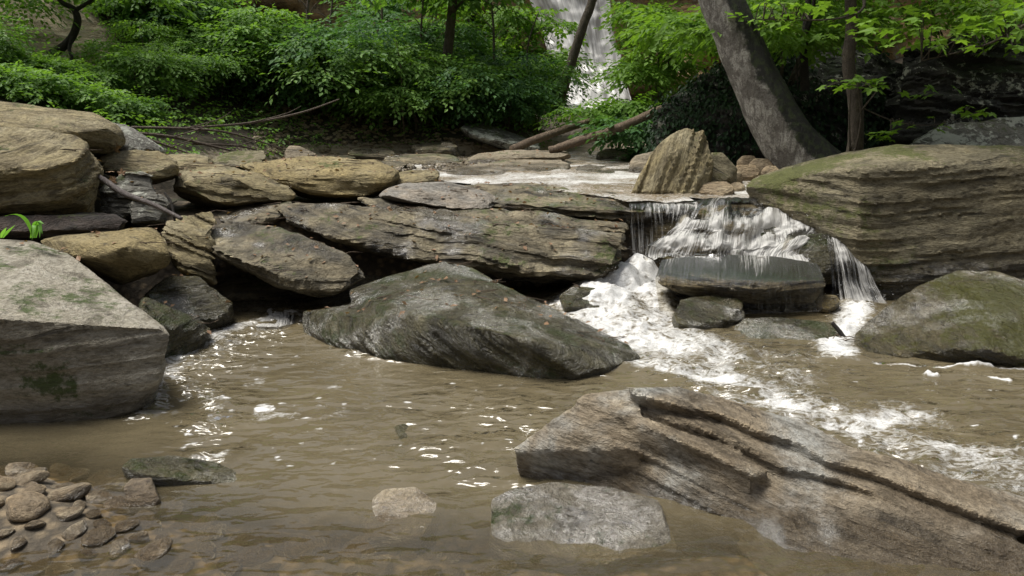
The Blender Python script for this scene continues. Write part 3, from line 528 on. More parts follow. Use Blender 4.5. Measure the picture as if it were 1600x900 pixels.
# ------------------------------------------------------------------ water
def surface_attrs(me, foam, murk, flow, chop=None):
    attr(me, 'foam', foam); attr(me, 'murk', murk); attr(me, 'chop', chop if chop is not None else np.full(len(foam), .6)); attr(me, 'flow', flow, 'FLOAT_VECTOR')
def pool():
    xs = np.linspace(-3.6, 5.2, 560); ys = np.concatenate([np.linspace(.6, 2.1, 30)[:-1], np.linspace(2.1, 6.5, 300)])
    X, Yg = np.meshgrid(xs, ys); xy = np.stack([X.ravel(), Yg.ravel()], 1); p3 = np.column_stack([xy, 0 * xy[:, 0]])
    z = np.zeros(len(xy)); foam = np.zeros(len(xy)); rough = .09 + .28 * sstep(-.6, 1.4, xy[:, 0])
    for px, py, Y, h, r in [(965, 408, 6.1, .29, .30), (1000, 398, 6.2, .30, .24), (925, 430, 5.9, .2, .22), (940, 440, 5.85, .20, .28), (975, 470, 5.55, .10, .22), (1020, 440, 5.75, .16, .22),
                            (900, 468, 5.5, .05, .2), (985, 500, 5.2, .05, .16), (1040, 515, 5.0, .04, .14), (935, 505, 5.15, .03, .14), (1340, 470, 5.75, .06, .22), (1090, 545, 4.7, .025, .15), (1160, 590, 4.3, .02, .15)]:
        c = PZ(px, py, h)[:2]; z = np.maximum(z, h * np.exp(-((xy - c) ** 2).sum(1) / (r * r)) * 1.0)
    def stroke(pts, w, s, e=2.):
        nonlocal foam, rough
        pl = [PZ(a, b)[:2] for a, b in pts]; d = pdist(xy, pl); f = s * np.exp(-(d / w) ** e); foam = np.maximum(foam, f); rough = np.maximum(rough, np.exp(-(d / (w * 1.8)) ** 2))
    for a in (([(900, 480), (960, 520), (1050, 545)], .30, .80), ([(1010, 500), (1100, 530), (1140, 560)], .2, .66), ([(960, 560), (1100, 572), (1200, 600)], .18, .50), ([(1060, 540), (1150, 560), (1250, 590)], .24, .44), ([(1330, 660), (1450, 650)], .14, .42), ([(1380, 695), (1500, 705), (1620, 725)], .22, .44), ([(1180, 600), (1300, 650), (1400, 690)], .28, .54), ([(1010, 560), (1120, 585), (1230, 625)], .2, .56), ([(1420, 700), (1640, 745)], .22, .48), ([(1480, 740), (1640, 770)], .18, .42), ([(480, 495), (380, 525), (290, 570)], .22, .36)): stroke(*a)
    rg = np.random.default_rng(19)
    for k in range(95):                             # small drifting clots of foam
        px, py = (rg.uniform(245, 560), rg.uniform(555, 730)) if k < 55 else (rg.uniform(1180, 1620), rg.uniform(580, 720)) if k < 80 else (rg.uniform(560, 900), rg.uniform(590, 700))
        c = PZ(px, py)[:2]; m_ = ((xy - c) ** 2).sum(1) < .01; ex = rg.uniform(.4, 1.); f = rg.uniform(.7, 1.1) * np.exp(-(((xy[m_, 0] - c[0]) * ex) ** 2 + (xy[m_, 1] - c[1]) ** 2) / rg.uniform(.006, .015) ** 2); foam[m_] = np.maximum(foam[m_], f)
    stroke([(1012, 402), (965, 425), (940, 455), (905, 470)], .22, .86)
    for a in (([(1000, 440), (950, 455), (930, 480), (985, 510), (1060, 535)], .30, .74), ([(1040, 520), (1110, 560), (1160, 600), (1250, 635), (1330, 658), (1410, 652)], .13, .62), ([(1000, 470), (1040, 490), (1020, 510)], .2, .7),
              ([(890, 545), (1000, 568), (1110, 590), (1210, 612)], .10, .72), ([(890, 470), (960, 495)], .2, .72), ([(1240, 640), (1330, 680), (1420, 688), (1500, 705), (1620, 735)], .10, .52), ([(1480, 722), (1620, 750)], .10, .48), ([(1080, 530), (1180, 550), (1260, 560)], .16, .40),
              ([(1340, 484), (1330, 500), (1300, 535), (1310, 550)], .14, .95), ([(1290, 549), (1335, 551)], .05, 1.), ([(1370, 566), (1450, 571), (1620, 577)], .018, .9), ([(1548, 590), (1574, 593)], .018, 1.2), ([(1448, 587), (1464, 588)], .012, 1.2),
              ([(455, 488), (410, 500), (350, 518), (290, 545), (255, 585)], .12, .60), ([(250, 580), (300, 600), (340, 640), (330, 665)], .10, .34), ([(245, 590), (230, 630), (215, 645)], .06, .5), ([(640, 560), (560, 550)], .05, .4), ([(280, 720), (350, 712)], .05, .45), ([(1100, 600), (1250, 690), (1380, 715)], .09, .40)): stroke(*a)
    foam += .75 * np.exp(-(((xy[:, 0] + 1.35) / .75) ** 2 + ((xy[:, 1] - 3.8) / .65) ** 2)) * sstep(.62, .8, vn(p3 * (7, 10, 1), 3)) * vn(p3 * 16, 9)
    foam += .30 * np.exp(-(((xy[:, 0] - 2.1) / 1.1) ** 2 + ((xy[:, 1] - 3.7) / .7) ** 2)) * sstep(.5, .85, vn(p3 * (5, 9, 1), 13))
    rough = np.maximum(rough, .72 * np.exp(-(((xy[:, 0] - .1) / .9) ** 2 + ((xy[:, 1] - 3.3) / .8) ** 2)))
    foam = np.maximum(foam, .88 * sstep(.03, .12, z))
    sub = .008 * np.exp(-((xy - PZ(690, 690)[:2]) ** 2).sum(1) / .09)
    fl = np.column_stack([xy[:, 0] * 1.0 + xy[:, 1] * .6, xy[:, 1] * 1.6 - xy[:, 0] * .5, 0 * z])
    z += (.034 * fbm(fl * 4.5, 3, 21) + .020 * fbm(fl * 13, 3, 22)) * (.16 + 1.15 * rough + 1.4 * np.clip(foam, 0, 1) * rough) + (.08 * fbm(p3 * (6, 4, 1), 3, 23) + .05 * fbm(p3 * 19, 3, 24)) * sstep(.01, .12, z) + sub
    dep = np.clip(z - ground(xy), 0, 1); murk = 1 - np.exp(-dep * 4.6)
    me = npmesh('pool_water', np.column_stack([xy, z]), grid_faces(len(xs), len(ys)))
    surface_attrs(me, foam, np.clip(murk, .0, 1), fl, rough)
    tag(obj('pool_water', me, POOL), kind='structure')
pool()
def upper():
    xs = np.linspace(-3.6, 3.9, 300); ys = np.linspace(6.55, 14.5, 240)
    X, Yg = np.meshgrid(xs, ys); xy = np.stack([X.ravel(), Yg.ravel()], 1); p3 = np.column_stack([xy * (1, .55), 0 * xy[:, 0]])
    lip = sstep(7.3, 6.5, xy[:, 1])
    z = .755 - .035 * lip + .045 * fbm(p3 * 5, 4, 31) + .03 * fbm(p3 * 1.7, 2, 32)
    foam = .49 + .75 * fbm(p3 * (2.2, 5, 1), 3, 33) + .1 * lip + .12 * np.exp(-((xy[:, 1] - 8.6) / 1.2) ** 2)
    F = grid_faces(300, 240); ok = xy[:, 0] > np.interp(xy[:, 1], [6.5, 6.8, 7.5, 9, 12], [1.02, .9, -.15, -1.2, -3.2]); ok &= ~((xy[:, 0] > 1.62) & (xy[:, 1] < 6.74)); F = F[ok[F].all(1)]
    me = npmesh('stream_water', np.column_stack([xy, z]), F); surface_attrs(me, foam, np.full(len(z), .85), p3 * (3, 6, 1), np.full(len(z), 1.))
    tag(obj('stream_water', me, RIFFLE), kind='structure')
upper()
def cr(a, n):                                       # resample along axis 0 by Catmull-Rom
    a = np.asarray(a, float); m = len(a); t = np.linspace(0, m - 1, n); i = np.clip(t.astype(int), 0, m - 2); f = (t - i)[:, None]
    if a.ndim == 3: f = f[:, :, None]
    g = lambda k: a[np.clip(i + k, 0, m - 1)]
    return .5 * (2 * g(0) + (g(1) - g(-1)) * f + (2 * g(-1) - 5 * g(0) + 4 * g(1) - g(2)) * f ** 2 + (3 * g(0) - g(-1) - 3 * g(1) + g(2)) * f ** 3)
def sheet(name, rows, foams, mat, nu=120, nv=90, amp=.03, su=14., sv=2., seed=0, world=False, ub=((0, 0), (1, 0))):
    rr = np.array([cr([p if world else P(*p) for p in r], nu) for r in rows])
    g = cr(rr, nv); fo = np.interp(np.linspace(0, 1, nv), np.linspace(0, 1, len(foams)), foams)
    du = np.gradient(g, axis=1); dv = np.gradient(g, axis=0); nrm = np.cross(du, dv); nrm /= np.linalg.norm(nrm, axis=2, keepdims=True) + 1e-9
    nrm *= np.where(nrm[..., 1:2] > 0, -1, 1)
    Ul = np.linalg.norm(du, axis=2).mean() * nu; Vl = np.linalg.norm(dv, axis=2).mean() * nv
    U, V = np.meshgrid(np.linspace(0, Ul, nu), np.linspace(0, Vl, nv))
    q = np.stack([U.ravel() + seed * 3.1, V.ravel(), 0 * U.ravel() + seed], 1)
    w_ = np.repeat(np.minimum(1, np.linspace(0, 4, nv)), nu)
    d = amp * (fbm(q * (su, sv, 1), 3, 41 + seed) + .45 * fbm(q * (su * 3, sv * 2.5, 1), 2, 42 + seed)) * (.25 + .75 * w_)
    d += amp * 1.3 * fbm(q * (4.5, 5, 1) * (.3 if world else 1), 4, 47 + seed) * w_
    v = g.reshape(-1, 3) + nrm.reshape(-1, 3) * d[:, None]
    me = npmesh(name, v, grid_faces(nu, nv))
    e = np.minimum(U / Ul, 1 - U / Ul).ravel()
    surface_attrs(me, np.repeat(fo, nu) + np.tile(np.interp(np.linspace(0, 1, nu), [k[0] for k in ub], [k[1] for k in ub]), nv) + .62 * fbm(q * (4, 1.6, 1) * (.3 if world else 1), 3, 48 + seed) - .22 * (1 - sstep(0, .07, e)), np.ones(len(v)), q)
    return tag(obj(name, me, mat), kind='structure')
sheet('cascade_water', [[(1085, 311, 6.76), (1130, 309, 6.77), (1180, 308, 6.78), (1238, 311, 6.8)], [(1070, 318, 6.58), (1125, 316, 6.6), (1190, 315, 6.62), (1245, 320, 6.66)], [(1062, 334, 6.5), (1122, 336, 6.48), (1190, 333, 6.5), (1272, 336, 6.52)],
      [(1056, 346, 6.3), (1118, 350, 6.22), (1190, 347, 6.26), (1292, 350, 6.34)], [(1040, 364, 6.2), (1110, 370, 6.14), (1190, 366, 6.17), (1294, 364, 6.22)], [(1028, 376, 6.06), (1105, 380, 5.98), (1190, 378, 6.02), (1290, 374, 6.12)], [(1008, 396, 5.97), (1100, 398, 5.9), (1180, 398, 5.92), (1262, 400, 5.97)], [(1005, 407, 5.86), (1100, 405, 5.76), (1180, 408, 5.74), (1272, 411, 5.78)]],
      [.34, .34, .40, .56, .43, .58, .47, .52], FALL, 210, 150, .12, 5, 3.2, 1)
sheet('cascade_water', [[(984, 318, 6.52), (1010, 317, 6.55), (1050, 316, 6.58), (1092, 315, 6.62)], [(983, 327, 6.42), (1010, 326, 6.44), (1052, 324, 6.46), (1095, 324, 6.46)], [(984, 352, 6.38), (1012, 352, 6.38), (1050, 350, 6.36), (1082, 352, 6.34)], [(986, 396, 6.34), (1014, 396, 6.33), (1045, 396, 6.3), (1070, 396, 6.26)]],
      [.45, .42, .33, .36], FALL, 120, 70, .04, 18, 1.6, 2)
sheet('cascade_water', [[(1288, 366, 6.15), (1305, 364, 6.15), (1325, 366, 6.15)], [(1292, 380, 6.02), (1312, 376, 6.02), (1335, 382, 6.02)], [(1298, 425, 5.85), (1325, 422, 5.82), (1362, 428, 5.84)], [(1300, 480, 5.72), (1340, 482, 5.66), (1390, 480, 5.72)]],
      [.46, .44, .42, .52], FALL, 110, 90, .06, 12, 2., 3)
sheet('cascade_water', [[(1240, 362, 6.2), (1260, 361, 6.2), (1292, 364, 6.2)], [(1228, 372, 6.08), (1246, 375, 6.05), (1262, 372, 6.08)], [(1220, 395, 5.95), (1236, 398, 5.93), (1250, 396, 5.95)], [(1215, 412, 5.85), (1235, 414, 5.83), (1255, 414, 5.85)]], [.5, .52, .55, .6], FALL, 50, 50, .03, 14, 2., 4)
sheet('slab_water', [[(1034, 406, 5.74), (1100, 399, 5.8), (1200, 400, 5.8), (1276, 412, 5.7)], [(1028, 423, 5.5), (1100, 425, 5.44), (1200, 428, 5.40), (1284, 427, 5.52)], [(1024, 438, 5.40), (1100, 446, 5.30), (1190, 448, 5.25), (1287, 442, 5.40)], [(1028, 466, 5.34), (1105, 470, 5.26), (1190, 478, 5.2), (1285, 472, 5.34)], [(1030, 486, 5.3), (1105, 490, 5.22), (1190, 490, 5.18), (1285, 486, 5.3)]],
      [.40, .26, .06, .12, .2], FALL, 190, 80, .014, 12, 3., 5, ub=((0, .16), (.12, .1), (.22, -.12), (.5, -.1), (.6, .0), (.63, .2), (.66, .0), (.74, -.08), (1, -.02)))
sheet('side_trickle', [[(398, 488, 5.55), (425, 476, 5.7), (460, 474, 5.8)], [(392, 502, 5.25), (425, 496, 5.3), (462, 490, 5.4)], [(380, 512, 5.0), (420, 510, 5.02), (460, 506, 5.05)]], [.5, .55, .5], FALL, 40, 40, .03, 10, 2., 6)
# far waterfall: a broad veil down the cliff
FT = []
for zz, xa, xb, yy in ((9.0, -.9, 1.9, 24.2), (7., -.6, 2.3, 23.5), (5.2, .3, 2.75, 23.0), (3.6, .9, 3.0, 22.4), (2.4, 1.3, 3.2, 21.8), (1.5, 1.3, 3.5, 21.0)):
    FT.append([(xa + (xb - xa) * k, yy - .45 * math.sin(k * math.pi), zz) for k in (0, .25, .5, .75, 1)])
tag(sheet('waterfall', FT, [.86, .86, .84, .80, .80, .84], FARFALL, 130, 130, .22, 2.2, .5, 7, world=True), kind='structure')

# ------------------------------------------------------------------ foliage
def leaf_template(n=1):                             # folded pointed leaf, unit length along +x
    v = np.array([(0, 0, 0), (.38, .27, .06), (.74, .2, .03), (1, 0, -.10), (.74, -.2, .03), (.38, -.27, .06), (.5, 0, -.03)], float)
    f = np.array([(0, 6, 1), (1, 6, 2), (2, 6, 3), (3, 6, 4), (4, 6, 5), (5, 6, 0)]); return v, f
def kite():
    return np.array([(0, 0, 0), (.45, .30, .07), (1, 0, -.08), (.45, -.30, .07)], float), np.array([(0, 2, 1), (0, 3, 2)])
def rotm(az, tilt, roll):                           # arrays -> (n,3,3): x axis pointing az, tilted
    ca, sa, ct, st, cr_, sr = np.cos(az), np.sin(az), np.cos(tilt), np.sin(tilt), np.cos(roll), np.sin(roll)
    Z = np.zeros_like(ca); O = np.ones_like(ca)
    Rz = np.stack([np.stack([ca, -sa, Z], -1), np.stack([sa, ca, Z], -1), np.stack([Z, Z, O], -1)], -2)
    Ry = np.stack([np.stack([ct, Z, st], -1), np.stack([Z, O, Z], -1), np.stack([-st, Z, ct], -1)], -2)
    Rx = np.stack([np.stack([O, Z, Z], -1), np.stack([Z, cr_, -sr], -1), np.stack([Z, sr, cr_], -1)], -2)
    return Rz @ Ry @ Rx
def inst(v, f, pos, rot, scale):
    n = len(pos); V = np.einsum('nij,vj->nvi', rot, v) * scale[:, None, None] + pos[:, None, :]
    F = f[None] + (np.arange(n) * len(v))[:, None, None]
    return V.reshape(-1, 3), F.reshape(-1, f.shape[1])
def spray_tpl(rng, n=9, length=.42, leaf=.10):      # a twig with leaves set in one layer
    v, f = kite(); t = np.linspace(.12, 1, n); side = np.where(np.arange(n) % 2, 1, -1)
    pos = np.stack([t * length, side * .012, -.10 * length * t ** 2], 1)
    az = side * R(58) * (1.15 - .75 * t) + rng.normal(0, .2, n); V, F = inst(v, f, pos, rotm(az, rng.normal(.18, .16, n), rng.normal(0, .25, n)), leaf * rng.uniform(.75, 1.2, n))
    return V, F, np.repeat(rng.uniform(0, 1, n), len(v))
def foliage(name, pos, az, tilt, scale, rng, leaf=.10, n=9, length=.42, tintbias=0.):
    k = 6; tp = [spray_tpl(rng, n, length, leaf) for _ in range(k)]; Vs, Fs, Ts = [], [], []; off = 0; which = rng.integers(0, k, len(pos))
    for j in range(k):
        m = which == j
        if not m.any(): continue
        v, f, tn = tp[j]; V, F = inst(v, f, pos[m], rotm(az[m], tilt[m], rng.normal(0, .22, m.sum())), scale[m]); Vs.append(V); Fs.append(F + off); off += len(V)
        Ts.append((np.tile(tn, m.sum()) * .55 + np.repeat(rng.uniform(0, .45, m.sum()), len(v)) + tintbias))
    me = npmesh(name, np.concatenate(Vs), np.concatenate(Fs), smooth=False); attr(me, 'tint', np.clip(np.concatenate(Ts), 0, 1)); return me
def crown_points(rng, clumps, per):                 # clumps: (x,y,z,r); points on lumpy shells
    out, az, ti = [], [], []
    for x, y, z, r in clumps:
        u = rng.normal(0, 1, (per, 3)); u /= np.linalg.norm(u, axis=1)[:, None]; u[:, 2] = np.abs(u[:, 2]) * .9 - .25
        rr = r * rng.uniform(.35, 1.05, per) ** .6
        out.append(np.array([x, y, z]) + u * rr[:, None] * (1, 1, .62)); az.append(np.arctan2(u[:, 1], u[:, 0]) + rng.normal(0, .5, per)); ti.append(rng.normal(.22, .28, per))
    return np.concatenate(out), np.concatenate(az), np.concatenate(ti)
def tube(pts, rad, nseg=10, rough=0., seed=0, sub=6):
    pts = cr(np.array(pts, float), (len(pts) - 1) * sub + 1); rad = np.interp(np.linspace(0, 1, len(pts)), np.linspace(0, 1, len(rad)), rad)
    tn = np.gradient(pts, axis=0); tn /= np.linalg.norm(tn, axis=1)[:, None] + 1e-9
    ref = np.array([.3, .9, .2]) if abs(tn[:, 1]).mean() < .8 else np.array([1., 0, .1])
    a = np.cross(tn, ref); a /= np.linalg.norm(a, axis=1)[:, None]; b = np.cross(tn, a)
    th = np.linspace(0, 2 * np.pi, nseg, endpoint=False); ring = np.cos(th)[None, :, None] * a[:, None, :] + np.sin(th)[None, :, None] * b[:, None, :]
    rr = np.repeat(rad, nseg)
    v = np.repeat(pts, nseg, 0) + ring.reshape(-1, 3) * rr[:, None]
    if rough: v += ring.reshape(-1, 3) * (rr * rough * 2 * fbm(v * (1.2 / max(rad.max(), .02)), 3, seed))[:, None]
    m = len(pts); i = np.arange(m - 1)[:, None] * nseg; j = np.arange(nseg)[None]; k = (j + 1) % nseg
    f = np.stack([i + j, i + k, i + nseg + k, i + nseg + j], -1).reshape(-1, 4)
    v = np.concatenate([v, pts[:1], pts[-1:]]); c0, c1 = len(v) - 2, len(v) - 1; jj = np.arange(nseg); kk = (jj + 1) % nseg
    t = np.concatenate([np.stack([kk, jj, np.full(nseg, c0)], 1), np.stack([(m - 1) * nseg + jj, (m - 1) * nseg + kk, np.full(nseg, c1)], 1)])
    return v, f, t
def tubes(name, lst, **kw):
    V, Q, T, off = [], [], [], 0
    for pts, rad in lst:
        v, f, t = tube(pts, rad, **kw); V.append(v); Q.append(f + off); T.append(t + off); off += len(v)
    return npmesh(name, np.concatenate(V), [np.concatenate(Q), np.concatenate(T)])
def gz(x, y): return float(ground(np.array([[x, y]]))[0])

# shrubs on the wooded bank: six kinds of mesh, copied
def make_shrub(seed, mat, r=.62, h=.75, per=62, leaf=.078):
    rng = np.random.default_rng(seed); cl = [(rng.normal(0, r * .5), rng.normal(0, r * .5), h * rng.uniform(.35, 1.), r * rng.uniform(.45, .75)) for _ in range(6)]
    p, a, t = crown_points(rng, cl, per); fm = foliage('foliage', p, a, t, rng.uniform(.7, 1.2, len(p)), rng, leaf)
    fm.materials.append(mat)
    st = tubes('stem', [([(0, 0, -.15), (c[0] * .4, c[1] * .4, c[2] * .5), (c[0], c[1], c[2])], [.016, .006]) for c in cl], nseg=5, sub=3); st.materials.append(BARKG)
    return fm, st
KIND = [make_shrub(101, LEAF), make_shrub(102, LEAFD), make_shrub(103, LEAF, .7, 1.0), make_shrub(104, LEAFD, .75, .9), make_shrub(105, LEAF, .5, .5, 60, .10), make_shrub(106, LEAFY, .6, .8)]
def shrub(kind, x, y, s, label, group, z=None, name='shrub'):
    o = empty(name, (x, y, gz(x, y) if z is None else z)); tag(o, label, 'shrub', group)
    s *= random.uniform(.9, 1.1); o.scale = (s, s, s); o.rotation_euler.z = random.uniform(0, 6.28)
    fm, st = KIND[kind]; a = obj('foliage', fm, parent=o); tag(a, kind='stuff'); obj('stem', st, parent=o)
    return o
rng = np.random.default_rng(5)
LBL = 'green leafy shrub growing on the wooded bank'
nsh = 0
for px in range(-40, 900, 34):                      # rows of shrubs climbing the far bank
    for Y in (13.0, 13.95, 15.1, 16.5, 18.2):
        q = P(px + rng.uniform(-18, 18), 200, Y + rng.uniform(-.4, .4)); x, y = q[0], q[1]
        xy = np.array([[x, y]])
        if not inside(xy, LBP)[0] or pdist(xy, LB)[0] < .3: continue
        if -60 < px < 190 and Y < 14.5: continue
        if Y > 18 and px > 200 or Y > 16 and 330 < px < 700 or Y > 15 and 330 < px < 640: continue
        kd = int(rng.choice([0, 1, 2, 3, 4, 1 if px > 380 else 0])); tone = ('light green', 'deep green', 'tall light green', 'broad deep green', 'low fine-leaved light green')[kd]; row = ('along the foot of the wooded bank behind the gravel', 'just above the foot of the wooded bank', 'halfway up the wooded bank', 'high on the wooded bank', 'at the top of the wooded bank under the cliff')[(13.0, 13.95, 15.1, 16.5, 18.2).index(Y)]
        shrub(kd, x, y, rng.uniform(.85, 1.35), tone + ' shrub ' + row, tone + ' shrubs ' + row); nsh += 1
for px, Y, s, k in [(20, 8.6, .6, 4), (70, 8.8, .6, 4), (120, 9.0, .65, 4), (165, 9.2, .6, 4), (205, 9.6, .55, 4), (10, 9.7, .5, 4), (85, 9.9, .5, 4), (150, 10.2, .55, 4), (215, 10.6, .8, 0), (270, 11.2, .9, 0), (-30, 9.0, .8, 0), (310, 11.9, .9, 0), (240, 11.8, .8, 2)]:
    q = P(px, 190, Y); shrub(k, q[0], q[1], s, 'low bright green shrub just behind the left-hand boulders', 'low shrubs behind the left boulders'); nsh += 1
print('SHRUBS', nsh)
# ground cover between the shrubs
def undergrowth():
    rng = np.random.default_rng(9); n = 9000; xy = np.column_stack([rng.uniform(-9.5, 1.2, n), rng.uniform(8, 19, n)])
    d = pdist(xy, LB); k = inside(xy, LBP) & (d > .15) & (rng.random(n) < .75 - .45 * np.exp(-(((xy[:, 0] + 7.4) / 1.6) ** 2 + ((xy[:, 1] - 11.6) / 1.4) ** 2)) * 1.6); xy = xy[k]
    pos = np.column_stack([xy, ground(xy) + rng.uniform(.03, .28, len(xy))]); me = foliage('undergrowth', pos, rng.uniform(0, 6.28, len(pos)), rng.normal(.1, .3, len(pos)), rng.uniform(.5, .95, len(pos)), rng, .085, 7, .34)
    tag(obj('undergrowth', me, LEAF), 'low green undergrowth carpeting the wooded bank', 'undergrowth', kind='stuff')
undergrowth()

# trees
def tree(name, label, trunk, rad, mat, limbs=(), clumps=(), leafm=None, per=60, leaf=.11, seed=0, nseg=16, rough=.10, cat='tree'):
    pts = np.array(trunk, float); base = pts[0].copy(); root = empty(name, base); tag(root, label, cat)
    v, f, t = tube(pts - base, rad, nseg, rough, seed, 10); obj('trunk', npmesh('trunk', v, [f, t]), mat, root)
    for l, r in limbs:
        v, f, t = tube(np.array(l, float) - base, r, 7, .1, seed, 5); obj('limb', npmesh('limb', v, [f, t]), mat, root)
    if len(clumps):
        rg = np.random.default_rng(seed + 50); p, a, ti = crown_points(rg, [(c[0] - base[0], c[1] - base[1], c[2] - base[2], c[3]) for c in clumps], per)
        tag(obj('crown', foliage('crown', p, a, ti, rg.uniform(.8, 1.3, len(p)), rg, leaf), leafm, root), kind='stuff')
    return root
def rnd_clumps(seed, box, n, r):                    # box in pixels + depth: (px0,px1,py0,py1,Y0,Y1)
    rg = np.random.default_rng(seed); o = []
    for _ in range(n):
        q = P(rg.uniform(box[0], box[1]), rg.uniform(box[2], box[3]), rg.uniform(box[4], box[5])); o.append((*q, r * rg.uniform(.7, 1.3)))
    return o
def toclumps(frm, cl, r0=.03, every=1):
    return [([frm, (np.array(frm) * .45 + np.array(c[:3]) * .55 + (0, 0, .1)), c[:3]], [r0, r0 * .3]) for c in cl[::every]]
b0 = P(1255, 258, 8.7); tp0 = P(1127, 0, 8.9); up = (tp0 - b0)
big = [b0 - up * .12 + (.12, 0, 0), b0 + (.02, 0, .0), b0 + up * .18 - (.05, 0, 0), b0 + up * .5 - (.06, 0, 0), tp0, tp0 + up * .5 + (.05, .1, .1), tp0 + up * 1.1 + (.25, .3, .6), tp0 + up * 1.6 + (.5, .4, 1.5)]
top = np.array(big[-1]); cl = [(top[0] + dx, top[1] + dy, top[2] + dz, 1.0) for dx, dy, dz in ((.4, 1.4, .8), (1.6, .8, .6), (1.0, .6, 1.6), (2.6, 1.5, .2))]
tree('leaning_tree', 'thick leaning tree with pale mottled bark and moss on one side', big, [.40, .36, .31, .265, .235, .2, .16, .1], BARK, toclumps(top, cl, .07), cl, LEAF, 90, .13, 3, 30, .09)
c5 = rnd_clumps(61, (1000, 1290, 0, 60, 8.6, 11), 9, .35) 
tree('slender_tree', 'slender wavy-stemmed brown tree in front of the black boulder', [P(1335, 240, 8.0), P(1338, 190, 8.0), P(1334, 140, 8.0), P(1326, 100, 8.0), P(1331, 40, 8.0), P(1329, -10, 8.0), P(1335, -150, 8.1)], [.085, .075, .07, .065, .06, .055, .03], BARKG, [([P(1334, 190, 8.), P(1352, 165, 7.9), P(1372, 140, 7.85)], [.012, .006]), ([P(1328, 235, 7.95), P(1327, 180, 7.9), P(1329, 130, 7.9)], [.012, .008])], rnd_clumps(62, (1280, 1560, -260, -60, 7.4, 9), 9, .55), LEAFY, 60, .12, 4, 12, .12)
tree('forked_sapling', 'thin forked sapling between the leaning tree and the slender tree', [P(1258, 142, 9.2), P(1256, 90, 9.2), P(1258, 55, 9.2), P(1263, 0, 9.2), P(1270, -120, 9.3)], [.055, .05, .045, .035, .02], BARKD, [([P(1257, 60, 9.2), P(1268, 25, 9.15), P(1278, -40, 9.1)], [.03, .015]), ([P(1247, 140, 9.2), P(1244, 80, 9.15)], [.012, .006])], c5[:4], LEAFY, 50, .10, 5, 9)
tree('grey_tree', 'straight grey-trunked tree on the wooded bank left of the waterfall', [P(696, 150, 14), P(699, 90, 14), P(704, 40, 14), P(708, 0, 14), P(716, -120, 14.1), P(720, -260, 14.2)], [.10, .09, .085, .08, .06, .03], BARKG, [([P(706, 20, 14), P(735, -10, 13.8), P(770, -40, 13.6)], [.03, .012])], rnd_clumps(63, (600, 860, -260, -10, 13, 15), 10, .7), LEAF, 60, .12, 6, 12)
tree('tilted_tree', 'tilted brown trunk standing in front of the waterfall', [P(872, 165, 15.2), P(884, 125, 15.2), P(900, 75, 15.2), P(913, 35, 15.2), P(926, 0, 15.2), P(958, -110, 15.2), P(985, -230, 15.2)], [.115, .105, .095, .09, .085, .06, .03], BARKG, (), rnd_clumps(64, (860, 1080, -280, -60, 14, 16), 8, .7), LEAFY, 60, .12, 7, 12)
tree('dark_tree', 'dark thin-trunked leafy tree close left of the waterfall', [P(736, 130, 17), P(735, 60, 17), P(738, 0, 17), P(742, -150, 17)], [.11, .1, .09, .04], BARKD, (), rnd_clumps(65, (690, 800, 0, 150, 16, 18.5), 13, .5), LEAFY, 55, .12, 8)
tree('shaded_tree', 'dark-trunked tree high on the wooded bank below the ochre cliff', [P(566, 60, 18.5), P(564, 20, 18.5), P(560, -60, 18.5), P(560, -200, 18.5)], [.12, .11, .09, .05], BARKD, (), rnd_clumps(66, (560, 690, -10, 110, 16.5, 19), 12, .6), LEAFD, 60, .12, 9)
tree('bent_tree', 'dark crooked little tree on the sandy slope', [P(78, 86, 10.8), P(100, 72, 10.8), P(114, 55, 10.8), P(121, 32, 10.8), P(115, 14, 10.8), P(95, 2, 10.8), P(70, -30, 10.8)], [.06, .055, .05, .05, .04, .03, .02], BARKD, [([P(118, 16, 10.8), P(140, 2, 10.7), P(165, -20, 10.6)], [.03, .015]), ([P(116, 50, 10.8), P(108, 75, 10.7), P(112, 95, 10.6), P(98, 135, 10.3)], [.03, .015])], rnd_clumps(67, (10, 260, -90, 10, 10.2, 12), 9, .4), LEAF, 45, .09, 10)
for i, (bx, cy, box, nn, m, lb) in enumerate([(1000, 150, (985, 1080, 5, 150, 12.5, 15.5), 20, LEAFY, 'bright yellow-green sapling right of the waterfall'), (830, 150, (775, 872, 20, 160, 15.8, 17.5), 13, LEAFY, 'bright sapling overlapping the left edge of the waterfall'), (905, 175, (905, 1000, 160, 190, 12.2, 13.0), 7, LEAFY, 'bright leafy bush over the two fallen logs'),
                                          (1180, 90, (1130, 1330, -20, 75, 9.2, 12.5), 18, LEAFY, 'bright sapling arching over the ivy-draped boulder'), (470, 150, (255, 420, 20, 130, 12.2, 14.5), 20, LEAF, 'tall layered green sapling in the middle of the wooded bank'), (1500, 40, (1360, 1640, -60, 45, 9, 11.5), 16, LEAFY, 'bright canopy tree above the black boulder'),
                                          (1010, 225, (965, 1045, 185, 235, 11.2, 12.3), 7, LEAFD, 'dark green shrub under the fallen log by the ivy-draped boulder'), (800, 180, (740, 845, 120, 185, 13.6, 15), 12, LEAFD, 'deep green shrub below the waterfall behind the grey slabs')]):
    cls = rnd_clumps(70 + i, box, nn, .30 if box[4] < 13 else .42); c = np.mean([q[:3] for q in cls], 0); g = np.array([c[0], c[1] + .2, max(gz(c[0], c[1] + .2), .6)])
    if g[2] > c[2] - .2: g[2] = c[2] - .4
    tree('sapling', lb, [g, (g * .6 + c * .4) + (.08, 0, 0), c + (0, 0, .2)], [.04, .025, .01], BARKG, toclumps((g * .6 + c * .4) + (.08, 0, 0), cls, .012), cls, m, 42, .095 if box[4] < 13 else .12, 80 + i, 7, 0.05)

